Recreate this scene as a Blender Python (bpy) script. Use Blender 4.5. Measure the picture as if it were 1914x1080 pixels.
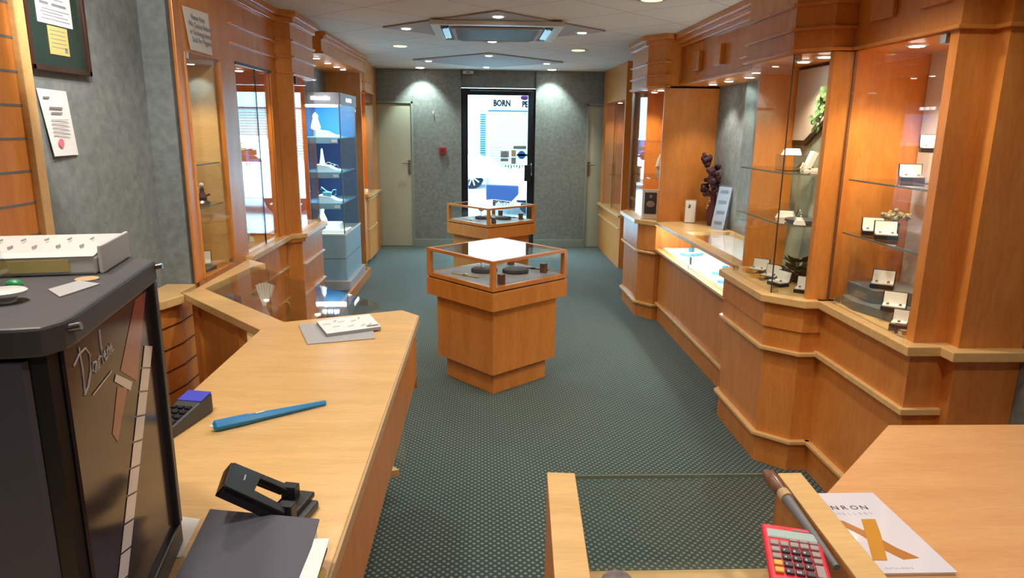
import bpy, bmesh, math, random
from mathutils import Vector, Matrix
random.seed(7)
R = math.radians
for o in list(bpy.data.objects): bpy.data.objects.remove(o)
sc = bpy.context.scene
COL = sc.collection

# ------------------------------------------------------------ camera, daylight, exposure
cam = bpy.data.cameras.new('camera'); camo = bpy.data.objects.new('camera', cam); COL.objects.link(camo)
cam.sensor_fit = 'HORIZONTAL'; cam.sensor_width = 36.0; cam.lens = 36.0*1290/1914
cam.clip_start = 0.02; cam.clip_end = 200
_p, _y, _r = R(13.1), R(-2.5), R(0.68)
fw = Vector((math.cos(_p)*math.sin(-_y), math.cos(_p)*math.cos(_y), -math.sin(_p)))
rt = fw.cross(Vector((0,0,1))).normalized(); up = rt.cross(fw)
rt, up = math.cos(_r)*rt+math.sin(_r)*up, -math.sin(_r)*rt+math.cos(_r)*up
camo.matrix_world = Matrix(((rt.x,up.x,-fw.x,0),(rt.y,up.y,-fw.y,0),(rt.z,up.z,-fw.z,1.6),(0,0,0,1)))
sc.camera = camo
sc.view_settings.view_transform = 'Standard'; sc.view_settings.look = 'None'
sc.view_settings.gamma = 1.0; sc.view_settings.use_curve_mapping = False
sc.view_settings.exposure = 0.92
w = bpy.data.worlds.new('sky'); sc.world = w; w.use_nodes = True
bg = w.node_tree.nodes['Background']; bg.inputs[0].default_value = (0.46, 0.80, 1.0, 1); bg.inputs[1].default_value = 13.0

CEIL = 2.34; FAR = 9.45

# ------------------------------------------------------------ materials
def srgb(r, g, b):
    f = lambda c: (c/12.92 if c <= .04045 else ((c+.055)/1.055)**2.4)
    return (f(r/255), f(g/255), f(b/255), 1)
class NT:
    def __init__(s, m): s.t = m.node_tree; s.n = s.t.nodes; s.l = s.t.links
    def add(s, k, **kw):
        x = s.n.new(k)
        for a, b in kw.items(): setattr(x, a, b)
        return x
    def link(s, a, b): s.l.new(a, b)
    def math(s, op, a, b=None, clamp=False):
        x = s.n.new('ShaderNodeMath'); x.operation = op; x.use_clamp = clamp
        for i, v in enumerate((a, b)):
            if v is None: continue
            if isinstance(v, (int, float)): x.inputs[i].default_value = v
            else: s.link(v, x.inputs[i])
        return x.outputs[0]
def mat(name, col, rough=.5, metal=0., spec=.5, coat=0., sheen=0., noise=0., nscale=20., bump=0., bscale=80.):
    m = bpy.data.materials.new(name); m.use_nodes = True; t = NT(m)
    b = t.n['Principled BSDF']
    b.inputs['Base Color'].default_value = col; b.inputs['Roughness'].default_value = rough
    b.inputs['Metallic'].default_value = metal; b.inputs['Specular IOR Level'].default_value = spec
    b.inputs['Coat Weight'].default_value = coat; b.inputs['Sheen Weight'].default_value = sheen
    g = t.add('ShaderNodeNewGeometry')
    if noise:
        nz = t.add('ShaderNodeTexNoise'); nz.inputs['Scale'].default_value = nscale; nz.inputs['Detail'].default_value = 5
        t.link(g.outputs['Position'], nz.inputs['Vector'])
        mx = t.add('ShaderNodeMix', data_type='RGBA')
        mx.inputs[6].default_value = tuple(c*(1-noise) for c in col[:3])+(1,)
        mx.inputs[7].default_value = tuple(min(1, c*(1+noise)) for c in col[:3])+(1,)
        f = t.math('MULTIPLY', t.math('SUBTRACT', nz.outputs[0], .3), 2.5, True)
        t.link(f, mx.inputs[0]); t.link(mx.outputs[2], b.inputs['Base Color'])
    if bump:
        nz = t.add('ShaderNodeTexNoise'); nz.inputs['Scale'].default_value = bscale; nz.inputs['Detail'].default_value = 4
        t.link(g.outputs['Position'], nz.inputs['Vector'])
        bp = t.add('ShaderNodeBump'); bp.inputs['Strength'].default_value = bump; bp.inputs['Distance'].default_value = .004
        t.link(nz.outputs[0], bp.inputs['Height']); t.link(bp.outputs[0], b.inputs['Normal'])
    return m
def wood(name, c1, c2, sc3=(6, 6, 1.2), rough=.33, coat=.15):
    m = mat(name, c1, rough, coat=coat); t = NT(m); b = t.n['Principled BSDF']
    b.inputs['Coat Roughness'].default_value = .25
    g = t.add('ShaderNodeNewGeometry'); mp = t.add('ShaderNodeMapping'); mp.inputs['Scale'].default_value = sc3
    t.link(g.outputs['Position'], mp.inputs['Vector'])
    n1 = t.add('ShaderNodeTexNoise'); n1.inputs['Scale'].default_value = 2.2; n1.inputs['Detail'].default_value = 6; n1.inputs['Distortion'].default_value = .6
    t.link(mp.outputs[0], n1.inputs['Vector'])
    n2 = t.add('ShaderNodeTexNoise'); n2.inputs['Scale'].default_value = 16; n2.inputs['Detail'].default_value = 3
    t.link(mp.outputs[0], n2.inputs['Vector'])
    f = t.math('ADD', t.math('MULTIPLY', n1.outputs[0], .6), t.math('MULTIPLY', n2.outputs[0], .4))
    r = t.add('ShaderNodeValToRGB'); r.color_ramp.elements[0].position = .36; r.color_ramp.elements[1].position = .66
    r.color_ramp.elements[0].color = c1; r.color_ramp.elements[1].color = c2
    t.link(f, r.inputs[0]); t.link(r.outputs[0], b.inputs['Base Color'])
    return m
def glassmat(name, tint=(1,1,1,1), k=1.0, base=.04, rough=0.0):
    m = bpy.data.materials.new(name); m.use_nodes = True; t = NT(m)
    for n in list(t.n): t.n.remove(n)
    out = t.add('ShaderNodeOutputMaterial'); mix = t.add('ShaderNodeMixShader')
    tr = t.add('ShaderNodeBsdfTransparent'); tr.inputs[0].default_value = tint
    gl = t.add('ShaderNodeBsdfGlossy'); gl.inputs['Roughness'].default_value = rough
    g = t.add('ShaderNodeNewGeometry'); d = t.add('ShaderNodeVectorMath', operation='DOT_PRODUCT')
    t.link(g.outputs['Normal'], d.inputs[0]); t.link(g.outputs['Incoming'], d.inputs[1])
    c = t.math('ABSOLUTE', d.outputs['Value'])
    f = t.math('POWER', t.math('SUBTRACT', 1.0, c, True), 5.0)
    f = t.math('MULTIPLY', t.math('ADD', t.math('MULTIPLY', f, 1-base), base), k, True)
    t.link(f, mix.inputs[0]); t.link(tr.outputs[0], mix.inputs[1]); t.link(gl.outputs[0], mix.inputs[2])
    t.link(mix.outputs[0], out.inputs[0])
    return m
def emis(name, col, s):
    m = bpy.data.materials.new(name); m.use_nodes = True; t = NT(m)
    b = t.n['Principled BSDF']; b.inputs['Base Color'].default_value = col
    b.inputs['Emission Color'].default_value = col; b.inputs['Emission Strength'].default_value = s
    return m
def carpetmat():
    m = mat('woven_carpet', srgb(50, 74, 68), .95, spec=.1, sheen=.2); t = NT(m); b = t.n['Principled BSDF']
    g = t.add('ShaderNodeNewGeometry'); s = t.add('ShaderNodeSeparateXYZ'); t.link(g.outputs['Position'], s.inputs[0])
    k = 2*math.pi/.032
    cx = t.math('COSINE', t.math('MULTIPLY', s.outputs[0], k)); cy = t.math('COSINE', t.math('MULTIPLY', s.outputs[1], k))
    cc = t.math('MULTIPLY', cx, cy)
    nz = t.add('ShaderNodeTexNoise'); nz.inputs['Scale'].default_value = 220; nz.inputs['Detail'].default_value = 2
    t.link(g.outputs['Position'], nz.inputs['Vector'])
    f = t.math('ADD', t.math('MULTIPLY', t.math('SUBTRACT', cc, .12), 1.8, True), t.math('MULTIPLY', t.math('SUBTRACT', nz.outputs[0], .5), .7), True)
    mx = t.add('ShaderNodeMix', data_type='RGBA'); mx.inputs[6].default_value = srgb(50, 68, 68); mx.inputs[7].default_value = srgb(116, 136, 130)
    t.link(f, mx.inputs[0]); t.link(mx.outputs[2], b.inputs['Base Color'])
    bp = t.add('ShaderNodeBump'); bp.inputs['Strength'].default_value = .5; bp.inputs['Distance'].default_value = .003
    t.link(f, bp.inputs['Height']); t.link(bp.outputs[0], b.inputs['Normal'])
    return m
def ceilmat():
    # lay-in tiles turned 45 degrees, thin dark joints
    m = mat('ceiling_tiles', srgb(222, 216, 208), .85, spec=.2); t = NT(m); b = t.n['Principled BSDF']
    g = t.add('ShaderNodeNewGeometry'); s = t.add('ShaderNodeSeparateXYZ'); t.link(g.outputs['Position'], s.inputs[0])
    ds = []
    for sg, off in ((-1, 5.48+.85), (1, -5.66+.85)):
        u = t.math('ADD', t.math('ADD', s.outputs[0], t.math('MULTIPLY', s.outputs[1], sg)), off)
        u = t.math('FRACT', t.math('DIVIDE', u, .85))
        ds.append(t.math('MINIMUM', u, t.math('SUBTRACT', 1.0, u)))
    d = t.math('MINIMUM', ds[0], ds[1])
    f = t.math('MULTIPLY', d, 120.0, True)
    nz = t.add('ShaderNodeTexNoise'); nz.inputs['Scale'].default_value = 60; t.link(g.outputs['Position'], nz.inputs['Vector'])
    mx = t.add('ShaderNodeMix', data_type='RGBA'); mx.inputs[6].default_value = srgb(120, 112, 104); mx.inputs[7].default_value = srgb(222, 216, 208)
    t.link(f, mx.inputs[0]); t.link(mx.outputs[2], b.inputs['Base Color'])
    bp = t.add('ShaderNodeBump'); bp.inputs['Strength'].default_value = .15; bp.inputs['Distance'].default_value = .002
    t.link(nz.outputs[0], bp.inputs['Height']); t.link(bp.outputs[0], b.inputs['Normal'])
    return m
M = dict(
 toppinklit=wood('beech_worktop_rosy_lit', srgb(212, 156, 104), srgb(226, 174, 120), (1.5, 9, 6), .3), seam=mat('pane_joint', srgb(62, 50, 40), .4), slab=mat('stand_top', srgb(74, 74, 78), .5),  # rosy copy of the worktop beech: the light's pink cast put into the colour
 letter=mat('sign_letter', srgb(14, 14, 18), 1, spec=0),
 bindercloth=mat('binder_cloth', srgb(84, 86, 98), .6),
 veneer=wood('beech_veneer', srgb(202, 124, 52), srgb(220, 146, 70)),
 top=wood('beech_worktop', srgb(212, 172, 112), srgb(230, 190, 128), (1.5, 9, 6), .28),
 paper_wall=mat('wallpaper', srgb(128, 136, 136), .85, spec=.2, noise=.17, nscale=26, bump=.5, bscale=60),
 ceil=ceilmat(), panel=mat('ceiling_panel', srgb(176, 172, 172), .8, noise=.06, nscale=120),
 carpet=carpetmat(), bluecarpet=mat('platform_carpet', srgb(40, 96, 120), .95),
 glass=glassmat('clear_glass', (.97, .99, .985, 1)), edge=mat('glass_edge', srgb(112, 126, 112), .2),
 acrylic=glassmat('clear_acrylic', (.95, .96, .97, 1), 1.4), frost=mat('frosted_plastic', srgb(214, 214, 214), .25, spec=.6),
 white=mat('white_pad', srgb(240, 238, 232), .55), black=mat('black_leatherette', srgb(24, 24, 28), .4),
 cream=mat('cream_door_paint', srgb(176, 182, 164), .45), skirt=mat('skirting_paint', srgb(136, 152, 146), .5),
 chrome=mat('chrome', srgb(210, 210, 212), .12, metal=1), steel=mat('steel', srgb(150, 150, 156), .3, metal=1),
 blackmetal=mat('black_metal', srgb(18, 24, 34), .35), darkgrey=mat('dark_grey', srgb(58, 60, 64), .45), midgrey=mat('mid_grey', srgb(110, 112, 114), .5),
 lightgrey=mat('light_grey', srgb(176, 178, 182), .4), offwhite=mat('off_white_plastic', srgb(208, 206, 202), .4),
 navy=mat('navy_velvet', srgb(30, 46, 96), .8), cyan=mat('pale_blue_board', srgb(110, 196, 228), .5), blueback=mat('blue_back_panel', srgb(26, 128, 184), .5),
 gold=mat('gold', srgb(212, 170, 84), .25, metal=1), goldpaint=mat('gold_paint', srgb(200, 140, 40), .35),
 leaf=mat('green_leaf', srgb(66, 110, 60), .5, noise=.3, nscale=60), leafpale=mat('variegated_leaf', srgb(88, 124, 86), .6, spec=.2, noise=.55, nscale=45),
 leafdark=mat('dark_leaf', srgb(44, 68, 40), .4, noise=.3, nscale=60), red=mat('red_plastic', srgb(226, 36, 60), .35), redbright=mat('fire_red', srgb(170, 30, 40), .5),
 key=mat('grey_key', srgb(160, 150, 146), .5), darkkey=mat('dark_key', srgb(70, 62, 72), .5), yellowkey=mat('yellow_key', srgb(226, 176, 70), .5),
 lcd=mat('lcd', srgb(176, 200, 198), .2), paper=mat('white_paper', srgb(236, 236, 236), .7), magcover=mat('glossy_cover', srgb(226, 228, 240), .08, coat=1.),
 ink=mat('grey_ink', srgb(134, 136, 146), .7), inkdark=mat('dark_ink', srgb(40, 40, 46), .6), inklight=mat('pale_ink', srgb(176, 180, 190), .7),
 pink=mat('pink_seal', srgb(226, 120, 140), .7), yellowpaper=mat('yellow_paper', srgb(206, 190, 120), .7), greenmount=mat('green_mount', srgb(36, 58, 52), .4, coat=.4),
 darkwood=wood('dark_wood', srgb(50, 30, 24), srgb(76, 48, 36)), handlewood=wood('walnut_handle', srgb(96, 62, 46), srgb(128, 84, 60), (30, 30, 30)),
 bluepl=mat('blue_plastic', srgb(24, 134, 204), .3), bluelight=mat('blue_card_reader', srgb(66, 74, 214), .4), greenpl=mat('green_plastic', srgb(20, 140, 84), .4),
 standblack=mat('stand_black', srgb(34, 32, 34), .4), printblack=mat('glossy_print', srgb(60, 48, 50), .14, spec=.2), strapbrown=mat('print_brown', srgb(150, 80, 76), .14, spec=.3),
 silverprint=mat('print_silver', srgb(226, 220, 218), .2, spec=.35), orangeprint=mat('print_tan', srgb(186, 126, 66), .2, spec=.35),
 slate=mat('slate', srgb(66, 68, 76), .6), stonegrey=mat('stone_base', srgb(150, 152, 156), .5), maroon=mat('maroon', srgb(86, 34, 44), .6), flowerdark=mat('dried_flower', srgb(58, 24, 34), .8),
 tan=mat('tan_card', srgb(190, 160, 120), .6), brownbox=mat('brown_leather', srgb(70, 42, 36), .45), fabric=mat('marbled_cloth', srgb(150, 166, 156), .7, noise=.45, nscale=7),
 boardwhite=mat('white_board', srgb(214, 208, 204), .5), bouquet=mat('dried_bouquet', srgb(160, 150, 120), .8, noise=.4, nscale=80), blush=mat('pale_blue_paper', srgb(150, 172, 196), .6),
 photo=mat('photo_grey', srgb(60, 54, 52), .3), skin=mat('photo_skin', srgb(170, 150, 140), .4), facade=mat('white_render', srgb(168, 170, 170), .9, spec=.1), tarmac=mat('tarmac', srgb(150, 156, 162), .9, noise=.15, nscale=30),
 carwhite=mat('white_car_paint', srgb(232, 236, 240), .2, coat=1.), carblue=mat('blue_bumper', srgb(8, 30, 62), .5, spec=.2), tyre=mat('tyre', srgb(6, 14, 26), .9, spec=.1), carglass=mat('car_glass', srgb(10, 46, 84), .3, spec=.2), shutter=mat('shutter_steel', srgb(120, 150, 152), .7, spec=.1),
 teal=mat('teal_grille', srgb(6, 50, 66), .7, spec=.1), purple=mat('purple_print', srgb(40, 12, 36), .9, spec=0), stickerblue=mat('sticker_blue', srgb(40, 110, 200), .5), stickergrey=mat('sticker_grey', srgb(120, 128, 134), .6),
 lampglow=emis('lamp_glow', (1, .95, .85, 1), 14), lampyellow=emis('yellow_lamp_glow', (1, .86, .30, 1), 1.3), tube=emis('strip_light_glow', (.9, .97, 1, 1), 22), signglow=emis('lit_letters', (.9, .97, 1, 1), 4),
 cabpanel=mat('cabinet_white_blue', srgb(150, 186, 206), .35), cabhead=mat('cabinet_head_grey', srgb(158, 164, 176), .4), stone=mat('crumpled_pouch', srgb(120, 110, 108), .8, noise=.3, nscale=90),
)

# ------------------------------------------------------------ mesh helpers
class MB:
    def __init__(s): s.v = []; s.f = []
    def add(s, vs, fs):
        b = len(s.v); s.v += [Vector(v) for v in vs]; s.f += [[b+i for i in f] for f in fs]; return s
    def prism(s, poly, z0, z1):
        n = len(poly); vs = [(x, y, z0) for x, y in poly]+[(x, y, z1) for x, y in poly]
        return s.add(vs, [list(range(n))[::-1], list(range(n, 2*n))]+[[i, (i+1) % n, n+(i+1) % n, n+i] for i in range(n)])
    def box(s, x0, x1, y0, y1, z0, z1): return s.prism([(x0, y0), (x1, y0), (x1, y1), (x0, y1)], z0, z1)
    def cbox(s, c, d, m=None):
        t = MB().box(-d[0]/2, d[0]/2, -d[1]/2, d[1]/2, -d[2]/2, d[2]/2); m = m or Matrix()
        return s.add([Vector(c)+m.to_3x3() @ v for v in t.v], t.f)
    def frus(s, p0, z0, p1, z1):
        n = len(p0); vs = [(x, y, z0) for x, y in p0]+[(x, y, z1) for x, y in p1]
        return s.add(vs, [list(range(n))[::-1], list(range(n, 2*n))]+[[i, (i+1) % n, n+(i+1) % n, n+i] for i in range(n)])
    def xsec(s, prof, a0, a1, ax='y'):
        # profile (x,z) extruded along y, or (y,z) extruded along x
        n = len(prof)
        P = (lambda p, a: (p[0], a, p[1])) if ax == 'y' else (lambda p, a: (a, p[0], p[1]))
        vs = [P(p, a0) for p in prof]+[P(p, a1) for p in prof]
        return s.add(vs, [list(range(n))[::-1], list(range(n, 2*n))]+[[i, (i+1) % n, n+(i+1) % n, n+i] for i in range(n)])
    def tube(s, pts, r, n=8):
        pts = [Vector(p) for p in pts]; rs = r if isinstance(r, (list, tuple)) else [r]*len(pts); rings = []
        for i, p in enumerate(pts):
            d = (pts[min(i+1, len(pts)-1)]-pts[max(i-1, 0)]).normalized()
            a = d.cross(Vector((0, 0, 1)));
            if a.length < .05: a = d.cross(Vector((1, 0, 0)))
            a.normalize(); b = d.cross(a)
            rings.append([p+rs[i]*(math.cos(2*math.pi*k/n)*a+math.sin(2*math.pi*k/n)*b) for k in range(n)])
        vs = [v for q in rings for v in q]; m = len(pts)
        fs = [[i*n+k, i*n+(k+1) % n, (i+1)*n+(k+1) % n, (i+1)*n+k] for i in range(m-1) for k in range(n)]
        return s.add(vs, fs+[list(range(n))[::-1], [(m-1)*n+k for k in range(n)]])
    def lathe(s, c, prof, n=20, sx=1, sy=1):
        vs = []; m = len(prof)
        for r, z in prof:
            for k in range(n):
                a = 2*math.pi*k/n; vs.append((c[0]+r*sx*math.cos(a), c[1]+r*sy*math.sin(a), c[2]+z))
        fs = [[i*n+k, i*n+(k+1) % n, (i+1)*n+(k+1) % n, (i+1)*n+k] for i in range(m-1) for k in range(n)]
        return s.add(vs, fs+[list(range(n))[::-1], [(m-1)*n+k for k in range(n)]])
    def ball(s, c, r, n=12, sx=1, sy=1, sz=1):
        return s.lathe(c, [(max(1e-4, r*math.cos(R(a))), r*sz*math.sin(R(a))) for a in range(-90, 91, 180//(n//2+2))], n, sx, sy)
    def sheet(s, pts, t=.001):
        # flat polygon given by 3d points, with a real thickness along its normal
        p = [Vector(q) for q in pts]; nrm = (p[1]-p[0]).cross(p[2]-p[0]).normalized()*t; n = len(p)
        return s.add(p+[q+nrm for q in p], [list(range(n))[::-1], list(range(n, 2*n))]+[[i, (i+1) % n, n+(i+1) % n, n+i] for i in range(n)])
    def slab(s, p, q, t, z0, z1, off=0):
        p = Vector(p[:2]); q = Vector(q[:2]); d = (q-p).normalized(); nn = Vector((d.y, -d.x))
        a, b, c, e = p+nn*off, q+nn*off, q+nn*(off-t), p+nn*(off-t)
        return s.prism([tuple(a), tuple(b), tuple(c), tuple(e)], z0, z1)
    def leafy(s, c, size, dirv, upv=(0, 0, 1), w=.6):
        c = Vector(c); d = Vector(dirv).normalized(); sd = d.cross(Vector(upv));
        if sd.length < .05: sd = Vector((1, 0, 0))
        sd.normalize(); nn = sd.cross(d)
        P = [c, c+d*.3*size+sd*w*.42*size, c+d*.65*size+sd*w*.38*size-nn*.03*size, c+d*size-nn*.12*size, c+d*.65*size-sd*w*.38*size-nn*.03*size, c+d*.3*size-sd*w*.42*size]
        m = c+d*.5*size-nn*.06*size; b = len(s.v)
        t = nn*.0012
        s.v += P+[m]+[p+t for p in P]+[m+t]
        for i in range(6):
            j = (i+1) % 6; s.f.append([b+i, b+6, b+j]); s.f.append([b+7+i, b+7+j, b+13]); s.f.append([b+i, b+j, b+7+j, b+7+i])
        return s
def offset(path, d):
    out = []; n = len(path)
    for i in range(n):
        ns = []
        for a, b in ((i-1, i), (i, i+1)):
            if a < 0 or b >= n: continue
            v = (Vector(path[b])-Vector(path[a])).normalized(); ns.append(Vector((v.y, -v.x)))
        if len(ns) == 1: o = ns[0]*d
        else:
            h = (ns[0]+ns[1]).normalized(); o = h*(d/max(.35, h.dot(ns[0])))
        out.append((path[i][0]+o.x, path[i][1]+o.y))
    return out
def rail(mb, path, z0, z1, out, inn=.004):
    return mb.prism(offset(path, out)+offset(path, -inn)[::-1], z0, z1)
def tagit(o, label=None, cat=None, group=None, kind=None):
    for k, v in (('label', label), ('category', cat), ('group', group), ('kind', kind)):
        if v: o[k] = v
    return o
def thing(name, label, cat, loc, rz=0, group=None):
    o = bpy.data.objects.new(name, None); COL.objects.link(o); o.location = loc; o.rotation_euler = (0, 0, rz)
    o.empty_display_size = .1
    return tagit(o, label, cat, group)
def wm(o):
    m = Matrix.Translation(o.location) @ o.rotation_euler.to_matrix().to_4x4()
    return wm(o.parent) @ m if o.parent else m
def obj(name, mb, m, parent=None, label=None, cat=None, group=None, kind=None, local=False, bevel=0, smooth=False, loc=None, solid=True):
    vs = [Vector(v) for v in mb.v]
    if parent is not None and not local:
        im = wm(parent).inverted(); vs = [im @ v for v in vs]
    o_loc = Vector((0, 0, 0))
    if parent is None:
        if loc is None:
            mn = [min(v[i] for v in vs) for i in range(3)]; mx = [max(v[i] for v in vs) for i in range(3)]
            o_loc = Vector(((mn[0]+mx[0])/2, (mn[1]+mx[1])/2, mn[2]))
            vs = [v-o_loc for v in vs]
        else: o_loc = Vector(loc)
    me = bpy.data.meshes.new(name); me.from_pydata([tuple(v) for v in vs], [], mb.f); me.update()
    b = bmesh.new(); b.from_mesh(me); bmesh.ops.recalc_face_normals(b, faces=b.faces)
    b.to_mesh(me); b.free()
    me.materials.append(M[m] if isinstance(m, str) else m)
    if smooth:
        for p in me.polygons: p.use_smooth = True
    o = bpy.data.objects.new(name, me); COL.objects.link(o); o.location = o_loc
    if parent is not None: o.parent = parent
    if bevel:
        bv = o.modifiers.new('bevel', 'BEVEL'); bv.width = bevel; bv.segments = 2; bv.limit_method = 'ANGLE'; bv.angle_limit = R(40)
    if smooth and not bevel:
        ws = o.modifiers.new('edges', 'EDGE_SPLIT'); ws.split_angle = R(40)
    return tagit(o, label, cat, group, kind)
def struct(name, mb, m, **k): return obj(name, mb, m, kind='structure', **k)
def kids(o): return [c for c in bpy.data.objects if c.parent == o]
def copy_tree(o, loc, rz=None, label=None, group=None, scale=None):
    r = o.copy(); COL.objects.link(r); r.location = loc
    if rz is not None: r.rotation_euler = (0, 0, rz)
    if scale: r.scale = (scale,)*3
    if label: r['label'] = label
    if group: r['group'] = group
    for c in kids(o):
        d = c.copy(); COL.objects.link(d); d.parent = r
        for g in kids(c):
            e = g.copy(); COL.objects.link(e); e.parent = d
    return r
def text(s, size, origin, xdir, ydir, m, name, parent, depth=.0006, font_x=1.0, align='LEFT', label=None, bold=0.0):
    cu = bpy.data.curves.new(name, 'FONT'); cu.body = s; cu.size = size; cu.extrude = depth/2; cu.offset = bold; cu.resolution_u = 2; cu.align_x = align
    to = bpy.data.objects.new(name, cu); COL.objects.link(to)
    dg = bpy.context.evaluated_depsgraph_get(); dg.update(); me = bpy.data.meshes.new_from_object(to.evaluated_get(dg))
    bpy.data.objects.remove(to)
    X = Vector(xdir).normalized(); Y = Vector(ydir).normalized(); Z = X.cross(Y); O = Vector(origin)
    mb = MB(); vs = [O+X*v.co.x*font_x+Y*v.co.y+Z*(v.co.z+depth/2) for v in me.vertices]
    mb.add(vs, [list(p.vertices) for p in me.polygons])
    return obj(name, mb, m, parent, label=label)
def spot(name, loc, energy, size=90, col=(1, .9, .76), blend=.6, radius=.03, aim=(0, 0, -1)):
    l = bpy.data.lights.new(name, 'SPOT'); l.energy = energy; l.spot_size = R(size); l.spot_blend = blend; l.color = col; l.shadow_soft_size = radius
    o = bpy.data.objects.new(name, l); COL.objects.link(o); o.location = loc
    o.rotation_euler = Vector(aim).to_track_quat('-Z', 'Y').to_euler(); return o
LAMP = 1.0
def downlight_part(root, x, y, z, r=.035, e=8, size=120, col=(1, .78, .50), aim=(0, 0, -1), glow='lampglow'):
    ring = MB().lathe((x, y, z-.006), [(r*.75, .006), (r*.75, 0), (r, 0), (r*1.15, .004), (r*1.15, .006)], 20)
    ringo = obj('downlight', ring, 'offwhite', root, smooth=True)
    obj('lamp', MB().lathe((x, y, z-.0085), [(.001, 0), (r*.72, 0), (r*.72, .004), (.001, .004)], 20), glow, ringo)
    if e: spot('spot_lamp', (x, y, z-.014), e*1.7, size, col, aim=aim)

# ------------------------------------------------------------ the room
struct('floor', MB().box(-2.2, 2.2, -1.6, FAR+.25, -.1, 0), 'carpet')
struct('ceiling', MB().box(-2.2, 2.2, -1.6, FAR+.3, CEIL, CEIL+.1), 'ceil')
struct('wall_right', MB().box(1.93, 2.05, -1.6, FAR+.15, 0, CEIL), 'paper_wall')
struct('wall_left', MB().prism([(-1.52, -1.6), (-1.52, 3.30), (-1.40, 3.30), (-1.40, 3.34), (-1.92, 3.34), (-1.92, FAR+.15), (-2.05, FAR+.15), (-2.05, -1.6)], 0, CEIL), 'paper_wall')
struct('wall_back', MB().box(-2.05, 2.05, -1.7, -1.6, 0, CEIL), 'paper_wall')
# far wall with the shop door opening
fw_ = MB().box(-.93, -.29, FAR, FAR+.15, 0, CEIL).box(.70, 1.39, FAR, FAR+.15, 0, CEIL).box(-1.95, -.93, FAR, FAR+.15, 1.915, CEIL).box(1.39, 1.95, FAR, FAR+.15, 1.915, CEIL)
fw_.box(-1.95, -.93, FAR+.06, FAR+.15, 0, 1.915).box(1.39, 1.95, FAR+.06, FAR+.15, 0, 1.915).box(-.29, .70, FAR+.04, FAR+.15, 2.12, CEIL)
struct('wall_far', fw_, 'paper_wall')
for nm, x0, x1, hx in (('door_2', -1.93, -.95, -.985), ('door_3', 1.41, 1.93, 1.435)):
    d = struct(nm, MB().box(x0, x1, FAR+.008, FAR+.055, .005, 1.90), 'cream', bevel=.003)
    obj('handle', MB().box(hx-.018, hx+.018, FAR-.002, FAR+.008, .98, 1.17).tube([(hx, FAR, 1.13), (hx, FAR-.04, 1.13), (hx+(.09 if hx > 0 else -.09), FAR-.045, 1.13)], .008), 'steel', d, label='steel lever handle')
struct('trim_1', MB().box(-.95, -.925, FAR-.012, FAR+.03, 0, 1.93).box(-1.93, -.925, FAR-.012, FAR+.03, 1.905, 1.93), 'skirt')
struct('trim_2', MB().box(1.385, 1.41, FAR-.012, FAR+.03, 0, 1.93).box(1.385, 1.93, FAR-.012, FAR+.03, 1.905, 1.93), 'skirt')
struct('baseboard_far', MB().box(-.925, -.295, FAR-.016, FAR, 0, .105).box(.705, 1.385, FAR-.016, FAR, 0, .105), 'skirt', bevel=.003)
# shop door
DY = FAR+.09
fr = MB().box(-.288, -.20, DY-.05, DY+.03, 0, 2.11).box(.60, .698, DY-.05, DY+.03, 0, 2.11).box(-.20, .60, DY-.05, DY+.03, 2.025, 2.11).box(-.20, .60, DY-.05, DY+.03, 0, .16)
door = struct('door_1', fr, 'blackmetal', bevel=.004)
obj('glass_pane', MB().box(-.20, .60, DY-.014, DY-.008, .16, 2.025), 'glass', door)
obj('top_rail', MB().box(-.17, .66, DY-.062, DY-.05, 2.075, 2.088), 'steel', door)
obj('lock_box', MB().box(.56, .645, DY-.09, DY-.05, .90, 1.12), 'blackmetal', door, bevel=.006, label='black lock box on the door edge')
obj('pull_handle', MB().tube([(.655, DY-.05, .98), (.655, DY-.09, .98), (.655, DY-.09, 1.14), (.655, DY-.05, 1.14)], .008), 'chrome', door)
def sticker(name, x0, x1, z0, z1, m, lab): return obj(name, MB().box(x0, x1, DY-.0165, DY-.0145, z0, z1), m, door, label=lab)
a = sticker('sticker', .236, .355, 1.21, 1.30, 'lightgrey', 'grey sticker with a ringed emblem')
obj('emblem', MB().lathe((0, 0, 0), [(.030, 0), (.045, 0), (.045, .002), (.030, .002)], 24), 'ink', a, local=False)
e_ = kids(a)[0]
for v in e_.data.vertices:
    wv = wm(a) @ v.co
    v.co = wm(a).inverted() @ Vector((.296+wv.x, DY-.017-wv.z, 1.255+wv.y))
sticker('sticker', .240, .345, 1.16, 1.20, 'stickergrey', 'grey green strip sticker under the emblem')
sticker('sticker', .385, .448, 1.225, 1.315, 'tan', 'brown and orange sticker')
sticker('sticker', .385, .448, 1.13, 1.215, 'ink', 'dark sticker with a purple mark')
b_ = MB(); b_.lathe((0, 0, 0), [(.001, 0), (.055, 0), (.055, .0015), (.001, .0015)], 24)
b_.v = [Vector((.525+v.x, DY-.015-v.z, 1.25+v.y)) for v in b_.v]; b_.box(.455, .60, DY-.0165, DY-.0147, 1.235, 1.262)
obj('sticker', b_, 'stickerblue', door, label='blue roundel sticker with side bars')
sticker('notice', .41, .585, 1.325, 1.37, 'stickergrey', 'small grey notice card')
for k in range(7):
    obj('sticker', MB().box(.30+k*.038, .318+k*.038, DY-.0165, DY-.0145, 1.085-(k % 3)*.01, 1.115), 'stickergrey', door)

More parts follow.
